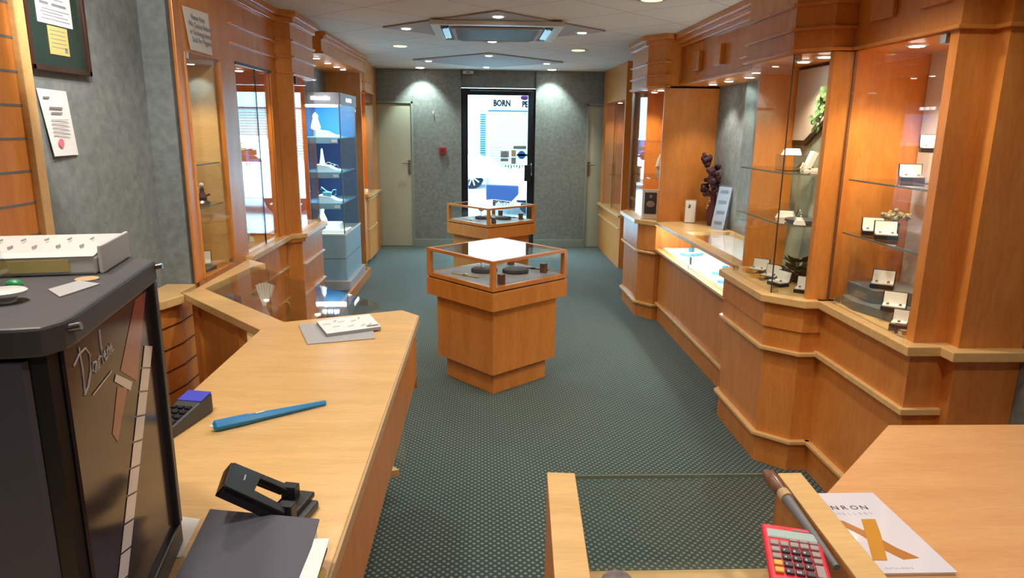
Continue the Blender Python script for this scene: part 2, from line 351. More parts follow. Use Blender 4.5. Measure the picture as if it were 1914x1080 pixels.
# carpet platform, ceiling panels
struct('trim_3', MB().box(-1.26, -1.235, 5.95, 7.55, 0, .085).box(-1.92, -1.26, 7.5, 7.55, 0, .085), 'veneer')
struct('trim_4', MB().box(-1.73, -1.26, 5.7, 7.5, 0, .075), 'bluecarpet')
def diamond(cx, cy, r): return [(cx, cy-r), (cx+r, cy), (cx, cy+r), (cx-r, cy)]
for i, (cx, cy) in enumerate(((.09, 5.57), (.06, 8.15), (.12, 3.0))):
    o = struct('trim_%d' % (5+i), MB().prism(diamond(cx, cy, .85), CEIL-.012, CEIL), 'panel', bevel=.003)
# far-wall bits
ws = [(-.61, 8.135), (.06, 7.455), (.725, 8.228), (.039, 8.838), (-.581, 5.543), (.099, 4.887), (.078, 6.261), (.761, 5.604)]
LAB = ['small round downlight in the far ceiling panel, left corner', 'small round downlight in the far ceiling panel, corner nearest the camera', 'small round downlight in the far ceiling panel, right corner', 'small round downlight in the far ceiling panel, corner nearest the door',
       'small round downlight left of the air conditioning cassette', 'small round downlight in front of the air conditioning cassette', 'small round downlight behind the air conditioning cassette', 'small round downlight right of the air conditioning cassette']
def ceil_light(x, y, z, lab, r, e, size, col, aim=(0, 0, -1), glow='lampglow', grp='ceiling downlights', cat='ceiling light', ringm='offwhite'):
    t = thing('ceiling_downlight', lab, cat, (x, y, z), 0, grp)
    obj('trim_ring', MB().lathe((x, y, z-.006), [(r*.75, .006), (r*.75, 0), (r, 0), (r*1.2, .005), (r*1.2, .006)], 24), ringm, t, smooth=True)
    obj('lamp', MB().lathe((x, y, z-.009), [(.001, 0), (r*.73, 0), (r*.73, .004), (.001, .004)], 24), glow, t)
    if e: spot('spot_lamp', (x, y, z-.015), e*LAMP, size, col, aim=aim)
for (x, y), l in zip(ws, LAB): ceil_light(x, y, CEIL-.012, l, .045, 13, 130, (1, .93, .82))
for x, y, l in ((-.773, 6.82, 'yellow round ceiling lamp left of the ceiling panels'), (.911, 6.927, 'yellow round ceiling lamp right of the ceiling panels')):
    ceil_light(x, y, CEIL, l, .085, 1.5, 120, (1, .85, .5), glow='lampyellow', grp='yellow ceiling lamps')
for x, y, l in ((-.80, 9.20, 'round ceiling lamp washing the far wall left of the door'), (.88, 9.20, 'round ceiling lamp washing the far wall right of the door')):
    ceil_light(x, y, CEIL, l, .07, 34, 86, (.84, 1, .88), aim=(0, .42, -1), grp='wall washing lamps')
ceil_light(.975, 4.23, CEIL, 'brown rimmed round ceiling lamp at the top edge of the view', .085, 0, 120, (1, .9, .7), glow='lampyellow', grp=None, ringm='handlewood')
# lamps in the ceiling above and behind the camera
for x, y, e in ((.12, 3.68, 16), (-.56, 3.0, 20), (.95, 2.5, 24), (.12, 2.32, 14), (-.6, .9, 20), (.9, .7, 22), (-.3, -.6, 18), (1.2, 1.9, 12), (-1.1, 2.55, 10), (-.9, 1.2, 14)):
    spot('spot_lamp', (x, y, CEIL-.02), e*LAMP, 135, (1, .90, .78), radius=.05)
spot('spot_lamp', (-.95, 2.0, CEIL-.03), 28, 62, (1, .95, .88), blend=.3, aim=(-.52, 1.25, -.75))

# air conditioning cassette
ac = thing('air_conditioner', 'white ceiling air conditioning cassette with four louvred slots', 'air conditioner', (.10, 5.55, CEIL-.05))
S = .47; T = .33
q = lambda h: [(.10-h, 5.55-h), (.10+h, 5.55-h), (.10+h, 5.55+h), (.10-h, 5.55+h)]
fr = MB()
for a0, a1 in zip(range(4), (1, 2, 3, 0)):
    o4, i4 = q(S), q(T+.075)
    fr.frus([o4[a0], o4[a1], i4[a1], i4[a0]], CEIL-.014, [o4[a0], o4[a1], i4[a1], i4[a0]], CEIL-.045)
obj('frame', fr, 'offwhite', ac, bevel=.004)
obj('slot', MB().prism(q(T+.075), CEIL-.03, CEIL-.014), 'blackmetal', ac, label='dark air slot behind the louvres')
obj('grille', MB().prism(q(T), CEIL-.052, CEIL-.03), 'panel', ac, bevel=.004, label='grey central return air grille')
gb = MB()
for k in range(24): gb.box(.10-T+.03, .10+T-.03, 5.55-T+.03+k*.0262, 5.55-T+.038+k*.0262, CEIL-.054, CEIL-.052)
obj('grille_slats', gb, 'midgrey', ac)
for k in range(4):
    m = Matrix.Rotation(k*math.pi/2, 4, 'Z')
    l = MB().cbox((0, -(T+.05), CEIL-.044), (.56, .035, .004), Matrix.Rotation(R(25), 4, 'X')).cbox((0, -(T+.03), CEIL-.044), (.56, .022, .004), Matrix.Rotation(R(25), 4, 'X'))
    l.v = [m @ v+Vector((.10, 5.55, 0)) for v in l.v]
    obj('louvre', l, 'lightgrey', ac)
sd = thing('smoke_detector_box', 'small white sensor box on the far wall above the door corner', 'sensor', (-.19, FAR-.02, 2.285))
obj('housing', MB().box(-.265, -.125, FAR-.05, FAR, 2.285, 2.325), 'offwhite', sd, bevel=.006); obj('lens', MB().box(-.22, -.17, FAR-.053, FAR-.05, 2.295, 2.315), 'ink', sd)
fc = thing('fire_call_point', 'small red square fire alarm call point left of the shop door', 'fire alarm', (-.54, FAR, 1.25))
obj('housing', MB().box(-.585, -.498, FAR-.04, FAR, 1.253, 1.343), 'redbright', fc, bevel=.004); obj('front_panel', MB().box(-.568, -.515, FAR-.043, FAR-.04, 1.275, 1.32), 'maroon', fc)
hk = MB().box(-.665, -.648, FAR-.006, FAR, 1.775, 1.81).tube([(-.656, FAR-.004, 1.80), (-.656, FAR-.03, 1.78), (-.656, FAR-.03, 1.755), (-.656, FAR-.01, 1.745)], .004)
tagit(obj('wall_hook', hk, 'offwhite'), 'tiny pale hook on the far wall above the fire alarm point', 'hook')

# ------------------------------------------------------------ fitted furniture, right side
def unit(name, label, loc): return thing(name, label, 'display cabinet', loc)
def glasses(root, path, z0, z1, clip=True, t=.006):
    for a, b in zip(path[:-1], path[1:]):
        obj('glass_pane', MB().slab(a, b, t, z0, z1), 'glass', root)
def clipc(root, x, y, z, s=.028): obj('glass_clip', MB().box(x-s/2, x+s/2, y-s/2, y+s/2, z, z+s), 'chrome', root, bevel=.002)
def header(root, path, back, z0, rails, crown=True, m='veneer'):
    b = MB().prism(path+back, z0, CEIL)
    obj('header', b, m, root)
    for z in rails: obj('header_rail', rail(MB(), path, z, z+.014, .018), m, root, bevel=.002)
    if crown: obj('crown_moulding', rail(rail(MB(), path, 2.30, CEIL, .045), path, 2.265, 2.30, .022), m, root, bevel=.003)
def lower(root, path, back, ztop=.82, rails=((.142, .026), (.585, .030)), apron=(.603, .012)):
    obj('base_cabinet', MB().prism(path+back, 0, ztop), 'veneer', root)
    for z, o in rails: obj('rail', rail(MB(), path, z, z+.018, o), 'top', root, bevel=.003)
    if apron: obj('apron', rail(MB(), path, apron[0], ztop, apron[1]), 'veneer', root)
def ledge(root, path, back, out=.047, z0=.82, z1=.857): obj('ledge', MB().prism(offset(path, out)+back, z0, z1), 'top', root, bevel=.004)

# D: the big faceted bay
pD = [(1.50, 3.79), (1.353, 3.67), (1.353, 3.12), (1.472, 3.007), (1.566, 3.007)]; bk = [(1.925, 3.007), (1.925, 3.79)]
D = unit('bay_display_cabinet', 'beech bay display cabinet with chamfered corner and glass shelves, hung with ivy', (1.6, 3.4, 0))
lower(D, pD, bk); ledge(D, pD, bk)
obj('apron', rail(MB(), pD, .70, .82, .020), 'veneer', D)
header(D, pD, bk, 1.93, (1.935, 2.022, 2.122))
gD = offset(pD[1:4], -.01); glasses(D, gD, .857, 1.93)
obj('glass_seam', MB().tube([(gD[1][0], gD[1][1], .857), (gD[1][0], gD[1][1], 1.93)], .003), 'seam', D, label='dark joint where two panes meet')
obj('side_panel', MB().box(1.47, 1.925, 3.765, 3.79, .857, 1.93), 'veneer', D)
obj('post', MB().prism([(1.478, 3.03), (1.480, 2.995), (1.57, 2.985), (1.57, 3.015), (1.925, 3.015), (1.925, 3.03)], .857, 1.93), 'veneer', D)
obj('back_panel', MB().box(1.695, 1.71, 3.03, 3.765, .857, 1.93), 'fabric', D, label='grey green fabric back panel')
for z in (1.178, 1.41):
    obj('glass_shelf', MB().prism([(1.43, 3.745), (1.375, 3.66), (1.375, 3.135), (1.455, 3.06), (1.685, 3.06), (1.685, 3.745)], z, z+.007), 'glass', D)
    obj('glass_shelf_edge', MB().prism([(1.371, 3.66), (1.371, 3.135), (1.375, 3.135), (1.375, 3.66)], z, z+.007).slab((1.371, 3.135), (1.452, 3.058), .004, z, z+.007), 'edge', D)
for x, y in ((1.531, 3.40), (1.521, 3.17)): downlight_part(D, x, y, 1.93, .036, 7)
for x, y in ((1.385, 3.655), (1.385, 3.135)): clipc(D, x, y, .857, .026); clipc(D, x, y, 1.904, .026)

# E: window right of the bay, with the stepped end pilaster
pE = [(1.566, 3.007), (1.566, 2.34), (1.69, 2.34), (1.69, 2.275), (1.928, 2.275)]; bkE = [(1.928, 3.007)]
E_ = unit('window_display_cabinet', 'beech wall cabinet with glass shelves and stepped wooden end, nearest on the right', (1.7, 2.7, 0))
obj('base_cabinet', MB().prism(pE+bkE, 0, .82), 'veneer', E_)
pE2 = pE[:3]
obj('rail', rail(MB(), pE2, .585, .61, .03), 'top', E_, bevel=.003); obj('apron', rail(MB(), pE2, .61, .82, .012), 'veneer', E_)
obj('rail', rail(MB(), [(1.566, 3.007), (1.566, 2.36)], .142, .16, .026), 'top', E_, bevel=.003)
obj('ledge', MB().prism(offset(pE, .05)+bkE, .82, .857), 'top', E_, bevel=.004)
header(E_, pE, bkE, 1.93, (1.935,))
for y in (2.82, 2.50): obj('raised_block', MB().box(1.548, 1.566, y-.10, y+.06, 2.03, 2.20), 'veneer', E_, bevel=.004)
obj('end_pilaster', MB().prism([(1.566, 2.385), (1.566, 2.34), (1.69, 2.34), (1.69, 2.275), (1.928, 2.275), (1.928, 2.385)], .857, 1.93), 'veneer', E_)
obj('glass_pane', MB().box(1.56, 1.566, 2.385, 2.98, .857, 1.93), 'glass', E_); obj('post_bead', MB().box(1.560, 1.570, 2.976, 2.983, .857, 1.93), 'handlewood', E_)
obj('back_panel', MB().box(1.905, 1.925, 2.385, 3.007, .857, 1.93), 'boardwhite', E_, label='pale grey back panel')
for z in (1.163, 1.395):
    obj('glass_shelf', MB().box(1.60, 1.90, 2.40, 2.98, z, z+.007), 'glass', E_)
    obj('glass_shelf_edge', MB().box(1.596, 1.60, 2.40, 2.98, z, z+.007), 'edge', E_)
downlight_part(E_, 1.66, 2.72, 1.93, .036, 9)
downlight_part(E_, 1.80, 2.50, 1.93, .030, 5)
clipc(E_, 1.575, 2.41, 1.895, .034); clipc(E_, 1.575, 2.93, .857, .03); clipc(E_, 1.575, 2.42, .857, .026)

# C: counter showcase in the recess
Cc = thing('counter_showcase', 'low beech counter showcase with brightly lit glass front in the right recess', 'display counter', (1.7, 4.75, 0))
Y0, Y1 = 3.80, 5.70
obj('base_cabinet', MB().box(1.50, 1.925, Y0, Y1, 0, .60), 'veneer', Cc)
obj('rail', MB().box(1.477, 1.50, Y0, Y1, .145, .163), 'top', Cc, bevel=.003)
obj('ledge', MB().box(1.455, 1.925, Y0, Y1, .603, .625), 'top', Cc, bevel=.004); obj('shadow_gap', MB().box(1.47, 1.50, Y0, Y1, .592, .603), 'darkgrey', Cc)
obj('display_floor', MB().box(1.52, 1.90, Y0, Y1, .625, .632), 'white', Cc)
obj('glass_pane', MB().box(1.497, 1.503, Y0, 4.85, .625, .83), 'glass', Cc); obj('glass_pane', MB().box(1.505, 1.511, 4.80, Y1, .625, .83), 'glass', Cc)
obj('top_frame', MB().box(1.44, 1.53, Y0, Y1, .83, .857).box(1.53, 1.925, 5.10, Y1, .83, .857).box(1.86, 1.925, Y0, 5.10, .83, .857), 'top', Cc, bevel=.003)
obj('glass_top', MB().box(1.53, 1.86, Y0, 5.10, .848, .856), 'glass', Cc)
obj('back_board', MB().box(1.905, 1.925, Y0, Y1, .632, .83), 'white', Cc)
obj('strip_light', MB().box(1.535, 1.56, Y0+.05, 4.85, .815, .83).box(1.535, 1.56, 4.9, Y1-.05, .812, .828), 'tube', Cc)
lk = obj('lock', MB().box(1.488, 1.500, 4.79, 4.83, .66, .72), 'chrome', Cc, bevel=.002); obj('key', MB().tube([(1.49, 4.80, .67), (1.47, 4.79, .665), (1.47, 4.78, .635)], .003), 'steel', lk)
obj('back_wall_panel', MB().box(1.905, 1.925, Y0, 5.71, .857, 1.945), 'paper_wall', Cc, label='grey textured wallpaper panel')
Ch = thing('bulkhead', 'beech bulkhead with raised blocks above the right recess', 'bulkhead', (1.75, 4.75, 1.945))
obj('header', MB().box(1.60, 1.925, Y0, 5.71, 1.945, CEIL), 'veneer', Ch)
pC = [(1.60, 5.71), (1.60, Y0)]
obj('crown_moulding', rail(rail(rail(MB(), pC, 2.30, CEIL, .09), pC, 2.27, 2.30, .06), pC, 2.24, 2.27, .03), 'veneer', Ch, bevel=.004)
obj('lower_moulding', rail(rail(MB(), pC, 1.945, 1.965, .03), pC, 1.965, 1.98, .015), 'veneer', Ch, bevel=.003)
for y in (5.275, 4.805, 4.30): obj('raised_block', MB().box(1.565, 1.60, y-.07, y+.07, 2.03, 2.165), 'veneer', Ch, bevel=.003)
for y in (5.366, 5.013, 4.629): downlight_part(Ch, 1.735, y, 1.945, .036, 6, 100, (1, .92, .8))

# B: small bay further on
pB = [(1.50, 6.58), (1.46, 6.58), (1.345, 6.45), (1.345, 5.86), (1.46, 5.71), (1.50, 5.71)]; bB = [(1.925, 5.71), (1.925, 6.58)]
B = unit('bay_display_cabinet', 'smaller beech bay display cabinet beyond the right recess, holding a photo card', (1.6, 6.14, 0))
lower(B, pB, bB, rails=((.120, .026), (.575, .03), (.36, .012))[:2]); ledge(B, pB, bB)
header(B, pB, bB, 1.93, (1.935, 2.022, 2.122))
gB = offset(pB[1:5], -.01); glasses(B, gB, .857, 1.93)
obj('side_panel', MB().box(1.48, 1.925, 6.555, 6.58, .857, 1.93), 'veneer', B)
obj('side_panel', MB().box(1.462, 1.925, 5.71, 5.735, .857, 1.945), 'veneer', B)
obj('back_panel', MB().box(1.80, 1.82, 5.735, 6.555, .857, 1.93), 'veneer', B)
for z in (1.20, 1.50): obj('glass_shelf', MB().box(1.40, 1.79, 5.76, 6.50, z, z+.006), 'glass', B)
for x, y in ((1.50, 6.0), (1.52, 6.3)): downlight_part(B, x, y, 1.93, .034, 7)
# A: cabinet by the far wall
pA = [(1.60, 9.43), (1.60, 7.95), (1.66, 7.95)]; bA = [(1.925, 7.95), (1.925, 9.43)]
A = unit('tall_display_cabinet', 'tall beech glass cabinet on the right beside the far wall', (1.7, 8.7, 0))
obj('base_cabinet', MB().prism([(1.60, 9.43), (1.60, 7.95)]+bA, 0, .60), 'veneer', A)
obj('rail', MB().box(1.585, 1.60, 8.0, 9.43, .45, .47), 'top', A, bevel=.002)
obj('ledge', MB().box(1.565, 1.925, 7.94, 9.43, .60, .63), 'top', A, bevel=.003)
obj('header', MB().box(1.60, 1.925, 7.95, 9.43, 1.93, CEIL), 'veneer', A)
obj('side_panel', MB().box(1.60, 1.925, 7.95, 8.0, .63, 1.93), 'darkwood' if 0 else 'veneer', A); obj('side_panel', MB().box(1.60, 1.925, 9.2, 9.43, .63, 1.93), 'veneer', A)
obj('back_panel', MB().box(1.86, 1.88, 8.0, 9.2, .63, 1.93), 'veneer', A)
obj('glass_pane', MB().box(1.605, 1.611, 8.0, 8.6, .63, 1.93), 'glass', A); obj('glass_pane', MB().box(1.605, 1.611, 8.605, 9.2, .63, 1.93), 'glass', A)
obj('glass_seam', MB().box(1.602, 1.612, 8.598, 8.607, .63, 1.93), 'edge', A)
for z in (1.03, 1.42): obj('glass_shelf', MB().box(1.63, 1.85, 8.02, 9.18, z, z+.006), 'glass', A)
downlight_part(A, 1.70, 8.2, 1.93, .036, 9); downlight_part(A, 1.72, 8.9, 1.93, .036, 7)
wp = thing('wall_panelling', 'beech panelled recess between the two far right cabinets', 'wall panelling', (1.8, 7.26, 0))
obj('panel', MB().box(1.72, 1.925, 6.59, 7.94, 0, CEIL), 'veneer', wp); obj('rail', MB().box(1.70, 1.72, 6.59, 7.94, .82, .857), 'top', wp)

# ------------------------------------------------------------ fitted furniture, left side (paths run away from the camera)
# L1: tall cabinet nearest
L1 = unit('tall_display_cabinet', 'tall beech cabinet on the left with the taped up notice, two glass shelves inside', (-1.6, 3.65, 0))
x = -1.38
obj('base_cabinet', MB().box(-1.915, x, 3.345, 4.02, 0, .857), 'veneer', L1)
obj('front_frame', MB().box(x-.03, x, 3.345, 3.42, .857, 1.93).box(x-.03, x, 3.86, 4.02, .857, 1.93).box(x-.03, x, 3.345, 4.02, 1.93, CEIL), 'veneer', L1)
obj('frame_bead', MB().box(x, x+.012, 3.30, 3.345, .857, CEIL).box(x-.004, x+.006, 3.405, 3.42, .857, 1.93), 'veneer', L1, bevel=.003)
obj('side_panel', MB().box(-1.915, x-.03, 3.84, 3.86, .857, 1.93), 'top', L1); obj('back_panel', MB().box(-1.915, -1.86, 3.345, 3.84, .857, 1.93), 'top', L1)
obj('top_panel', MB().box(-1.915, x-.03, 3.345, 3.86, 1.93, 1.95), 'veneer', L1)
obj('glass_pane', MB().box(x-.016, x-.01, 3.42, 3.86, .857, 1.93), 'glass', L1)
for z in (1.185, 1.40): obj('glass_shelf', MB().box(-1.85, -1.42, 3.44, 3.835, z, z+.007), 'glass', L1); 
for z in (1.185, 1.40): obj('glass_shelf_edge', MB().box(-1.42, -1.416, 3.44, 3.835, z, z+.007), 'edge', L1)
downlight_part(L1, -1.50, 3.55, 1.93, .034, 6); clipc(L1, -1.39, 3.435, 1.90, .03); clipc(L1, -1.39, 3.835, .857, .022)
# L2: pair of glass doors
L2 = unit('glazed_display_cabinet', 'beech cabinet on the left with a pair of tall glass doors', (-1.6, 4.45, 0))
pL2 = [(x, 4.02), (x, 4.86)]; bL2 = [(-1.915, 4.86), (-1.915, 4.02)]
obj('base_cabinet', MB().prism(pL2+bL2, 0, .82), 'veneer', L2); ledge(L2, pL2, bL2, .04)
for z in (.40, .62): obj('rail', MB().box(x, x+.015, 4.05, 4.86, z, z+.014), 'top', L2, bevel=.002)
header(L2, pL2, bL2, 1.93, (2.03, 2.13))
obj('header_trim', MB().box(x, x+.006, 4.08, 4.74, 1.93, 1.945), 'blackmetal', L2)
obj('front_stile', MB().box(x-.03, x, 4.02, 4.08, .857, 1.93), 'veneer', L2); obj('front_stile', MB().box(x-.03, x, 4.74, 4.86, .857, 1.93), 'veneer', L2)
obj('side_panel', MB().box(-1.915, x-.03, 4.02, 4.045, .857, 1.93), 'veneer', L2); obj('side_panel', MB().box(-1.915, x-.03, 4.83, 4.86, .857, 1.93), 'veneer', L2)
obj('back_panel', MB().box(-1.915, -1.88, 4.045, 4.83, .857, 1.93), 'boardwhite', L2, label='pale back panel')
obj('glass_door', MB().box(x-.012, x-.006, 4.08, 4.437, .86, 1.93), 'glass', L2); obj('glass_door', MB().box(x-.012, x-.006, 4.443, 4.74, .86, 1.93), 'glass', L2)
obj('glass_seam', MB().box(x-.012, x-.004, 4.437, 4.443, .86, 1.93), 'seam', L2)
obj('glass_shelf', MB().box(-1.85, -1.42, 4.06, 4.82, 1.16, 1.167), 'glass', L2); obj('glass_shelf', MB().box(-1.85, -1.42, 4.06, 4.82, 1.45, 1.457), 'glass', L2)
downlight_part(L2, -1.50, 4.2, 1.93, .034, 6); downlight_part(L2, -1.50, 4.5, 1.93, .034, 6)
# L3: bay
pL3 = [(-1.38, 4.87), (-1.29, 4.94), (-1.29, 5.56), (-1.38, 5.66)]; bL3 = [(-1.915, 5.66), (-1.915, 4.87)]
L3 = unit('bay_display_cabinet', 'beech bay display cabinet on the left beside the blue tower', (-1.6, 5.26, 0))
obj('base_cabinet', MB().prism(pL3+bL3, 0, .80), 'veneer', L3)
for z, o in ((.16, .02), (.40, .02), (.62, .02)): obj('rail', rail(MB(), pL3[1:3], z, z+.014, o), 'top', L3, bevel=.002)
obj('ledge', MB().prism(offset(pL3, .045)+bL3, .825, .857), 'lightgrey' if 0 else 'top', L3, bevel=.004); obj('under_ledge', MB().prism(offset(pL3, .03)+bL3, .80, .825), 'veneer', L3)
header(L3, pL3, bL3, 1.94, (1.94, 2.045, 2.15))
obj('post', MB().prism([(-1.38, 4.87), (-1.29, 4.94), (-1.29, 4.965), (-1.40, 4.965), (-1.915, 4.90), (-1.915, 4.87)], .857, 1.94), 'veneer', L3)
obj('glass_pane', MB().box(-1.302, -1.296, 4.965, 5.55, .857, 1.94), 'glass', L3); obj('glass_pane', MB().slab((-1.297, 5.556), (-1.385, 5.655), .006, .857, 1.94), 'glass', L3)
obj('back_panel', MB().box(-1.80, -1.78, 4.93, 5.63, .857, 1.94), 'veneer', L3); obj('side_panel', MB().box(-1.915, -1.39, 5.64, 5.66, .857, 1.94), 'veneer', L3)
obj('glass_clip', MB().box(-1.30, -1.28, 4.98, 5.01, 1.88, 1.93), 'blackmetal', L3); clipc(L3, -1.30, 5.53, .86, .022)
for y in (5.1, 5.4): downlight_part(L3, -1.45, y, 1.94, .03, 6)
# L4: bulkhead over the recess, its grey back wall and the wood cheek
L4 = thing('bulkhead', 'beech bulkhead with four small lamps over the left recess', 'bulkhead', (-1.5, 6.8, 2.17))
obj('header', MB().box(-1.915, -1.30, 5.90, 7.95, 2.17, CEIL), 'veneer', L4); pL4 = [(-1.30, 5.90), (-1.30, 7.95)]
obj('crown_moulding', rail(rail(MB(), pL4, 2.31, CEIL, .04), pL4, 2.28, 2.31, .02), 'veneer', L4, bevel=.003); obj('lower_moulding', rail(MB(), pL4, 2.17, 2.185, .015), 'veneer', L4)
for y in (6.28, 6.73, 7.13, 7.44): downlight_part(L4, -1.43, y, 2.17, .036, 5, 100, (1, .95, .88))
obj('back_wall_panel', MB().box(-1.915, -1.73, 5.67, 7.98, 0, 2.17), 'paper_wall', L4, label='dark grey wallpaper behind the recess')
L5 = unit('bay_display_cabinet', 'slim beech bay display cabinet on the far left past the blue tower', (-1.6, 8.4, 0))
pL5 = [(-1.355, 8.0), (-1.355, 8.12), (-1.33, 8.16), (-1.33, 8.72), (-1.39, 8.80)]; bL5 = [(-1.915, 8.80), (-1.915, 8.0)]
obj('side_panel', MB().box(-1.915, -1.355, 7.985, 8.03, 0, CEIL), 'veneer', L5, label='full height side panel facing the blue tower')
obj('base_cabinet', MB().prism([(-1.355, 8.03)]+pL5[1:]+[(-1.915, 8.80), (-1.915, 8.03)], .06, .80), 'veneer', L5)
obj('plinth', MB().box(-1.915, -1.40, 8.03, 8.78, 0, .06), 'darkgrey', L5)
obj('ledge', MB().prism(offset(pL5[1:], .035)+[(-1.915, 8.80), (-1.915, 8.12)], .80, .835), 'top', L5, bevel=.003); obj('rail', rail(MB(), pL5[1:4], .77, .785, .02), 'top', L5); obj('rail', rail(MB(), pL5[1:4], .42, .43, .012), 'top', L5)
obj('header', MB().prism([(-1.355, 8.03)]+pL5[1:]+[(-1.915, 8.80), (-1.915, 8.03)], 1.98, CEIL), 'veneer', L5)
for z in (1.98, 2.09): obj('header_rail', rail(MB(), pL5[1:], z, z+.012, .012), 'veneer', L5)
obj('glass_pane', MB().box(-1.342, -1.336, 8.17, 8.72, .835, 1.98), 'glass', L5); obj('side_panel', MB().box(-1.915, -1.36, 8.72, 8.80, .835, 1.98), 'veneer', L5)
obj('back_panel', MB().box(-1.80, -1.78, 8.03, 8.72, .835, 1.98), 'top', L5); downlight_part(L5, -1.45, 8.4, 1.98, .03, 8)
L6 = thing('wall_cupboard', 'plain beech cupboard in the far left corner beside the cream door', 'cupboard', (-1.65, 9.1, 0))
obj('base_cabinet', MB().box(-1.915, -1.39, 8.81, 9.43, .0, .76), 'veneer', L6); obj('ledge', MB().box(-1.915, -1.365, 8.81, 9.43, .76, .78), 'top', L6)
obj('upper_panel', MB().box(-1.915, -1.40, 8.81, 9.43, .78, CEIL), 'veneer', L6); obj('lock', MB().lathe((-1.365, 8.86, .79), [(.012, 0), (.012, .02), (.001, .02)], 10), 'chrome', L6)

# ------------------------------------------------------------ staff side, left
dc = thing('slatted_cupboard', 'low slatted beech cupboard under a ledge at the end of the left wall', 'cupboard', (-1.45, 3.1, 0))
pd = [(-1.515, 2.97), (-1.40, 2.97), (-1.375, 3.09), (-1.375, 3.29), (-1.515, 3.29)]
obj('body', MB().prism(pd, 0, .815), 'veneer', dc)
g = MB()
for k in range(7):
    z = .72-k*.10
    g.prism([(-1.516, 2.968), (-1.399, 2.968), (-1.373, 3.09), (-1.373, 3.29), (-1.38, 3.29), (-1.38, 3.10), (-1.405, 2.975), (-1.516, 2.975)], z, z+.006)
obj('groove', g, 'darkwood', dc, label='dark slat grooves')
obj('ledge', MB().prism([(-1.515, 2.945), (-1.385, 2.945), (-1.34, 3.075), (-1.378, 3.11), (-1.378, 3.295), (-1.515, 3.295)], .815, .855), 'top', dc, bevel=.004)
sw = thing('slatwall_panel', 'beech slatwall panel with dark grooves fixed to the left wall', 'slatwall', (-1.5, 1.8, .3))
obj('panel', MB().box(-1.518, -1.495, .9, 2.38, .3, 2.32), 'veneer', sw); obj('edge_trim', MB().box(-1.518, -1.475, 2.38, 2.43, .3, 2.32), 'top', sw, bevel=.004)
g = MB()
for k in range(18): g.box(-1.4965, -1.494, .9, 2.38, 0.50+k*.1045, .508+k*.1045)
obj('groove', g, 'midgrey', sw, label='dark slat grooves')
# framed certificate + loose certificate on the left wall
X = -1.518
fc = thing('framed_certificate', 'dark framed certificate with green mount, upper left on the grey wall', 'picture', (X, 2.62, 1.78))
yA, yB, zA, zB = 2.47, 2.83, 1.775, 2.075
obj('frame', MB().box(X, X+.022, yA, yB, zA, zA+.018).box(X, X+.022, yA, yB, zB-.018, zB).box(X, X+.022, yA, yA+.018, zA, zB).box(X, X+.022, yB-.018, yB, zA, zB), 'darkwood', fc, bevel=.002)
obj('mount', MB().box(X, X+.010, yA+.01, yB-.01, zA+.01, zB-.01), 'greenmount', fc)
c = obj('certificate', MB().box(X+.010, X+.012, 2.545, 2.75, 1.935, 2.045), 'paper', fc)
l = MB()
for k, (a, b_) in enumerate(((.02, .17), (.03, .16), (.02, .07), (.09, .175), (.03, .19), (.02, .15), (.03, .18), (.02, .19))):
    zz = (2.03, 2.019, 1.998, 1.998, 1.982, 1.972, 1.962, 1.950)[k]; l.box(X+.012, X+.0125, 2.545+a, 2.545+b_, zz, zz+(.009 if k in (2, 3) else .003))
obj('writing', l, 'ink', c)
c = obj('certificate', MB().box(X+.010, X+.012, 2.595, 2.71, 1.835, 1.93), 'yellowpaper', fc, label='small yellow certificate')
l = MB()
for k in range(5): l.box(X+.012, X+.0125, 2.605, 2.695, 1.915-k*.014, 1.917-k*.014)
l.box(X+.012, X+.0125, 2.683, 2.70, 1.845, 1.862); obj('writing', l, 'ink', c)
ce = obj('wall_certificate', MB().sheet([(X+.002, 2.50, 1.715), (X+.012, 2.535, 1.485), (X+.004, 2.695, 1.485), (X+.001, 2.672, 1.712)], .0012), 'paper')
tagit(ce, 'white certificate with a pink seal pinned under the framed one', 'certificate')
def onx(mb): return mb
t_ = MB().box(X+.0062, X+.0076, 2.525, 2.56, 1.683, 1.689).box(X+.0085, X+.0098, 2.55, 2.625, 1.648, 1.655).box(X+.0090, X+.0104, 2.555, 2.62, 1.632, 1.637)
for k in range(5): t_.box(X+.0095+k*.0006, X+.0112+k*.0006, 2.55, 2.65, 1.61-k*.013, 1.612-k*.013)
obj('writing', t_, 'ink', ce)
s_ = MB().lathe((0, 0, 0), [(.001, 0), (.016, 0), (.016, .0015), (.001, .0015)], 16); s_.v = [Vector((X+.0125+v.z, 2.585+v.x, 1.53+v.y)) for v in s_.v]
obj('seal', s_, 'pink', ce, label='pink round seal')
# notice taped on L1
nt = obj('notice', MB().sheet([(-1.376, 3.425, 2.13), (-1.372, 3.47, 1.942), (-1.375, 3.745, 1.942), (-1.377, 3.735, 2.14)], .0012), 'paper')
tagit(nt, 'white printed notice taped above the nearest left display cabinet', 'notice')
for k, (s, y0) in enumerate((('Please Note', 3.51), ('We Cannot Refund', 3.475), ('or Exchange Items', 3.485), ('Sold For Hygiene', 3.505))):
    text(s, .034, (-1.3715+.0004*k, y0-.006, 2.085-k*.034), (0, 1, 0), (0, 0, 1), 'ink', 'writing', nt)

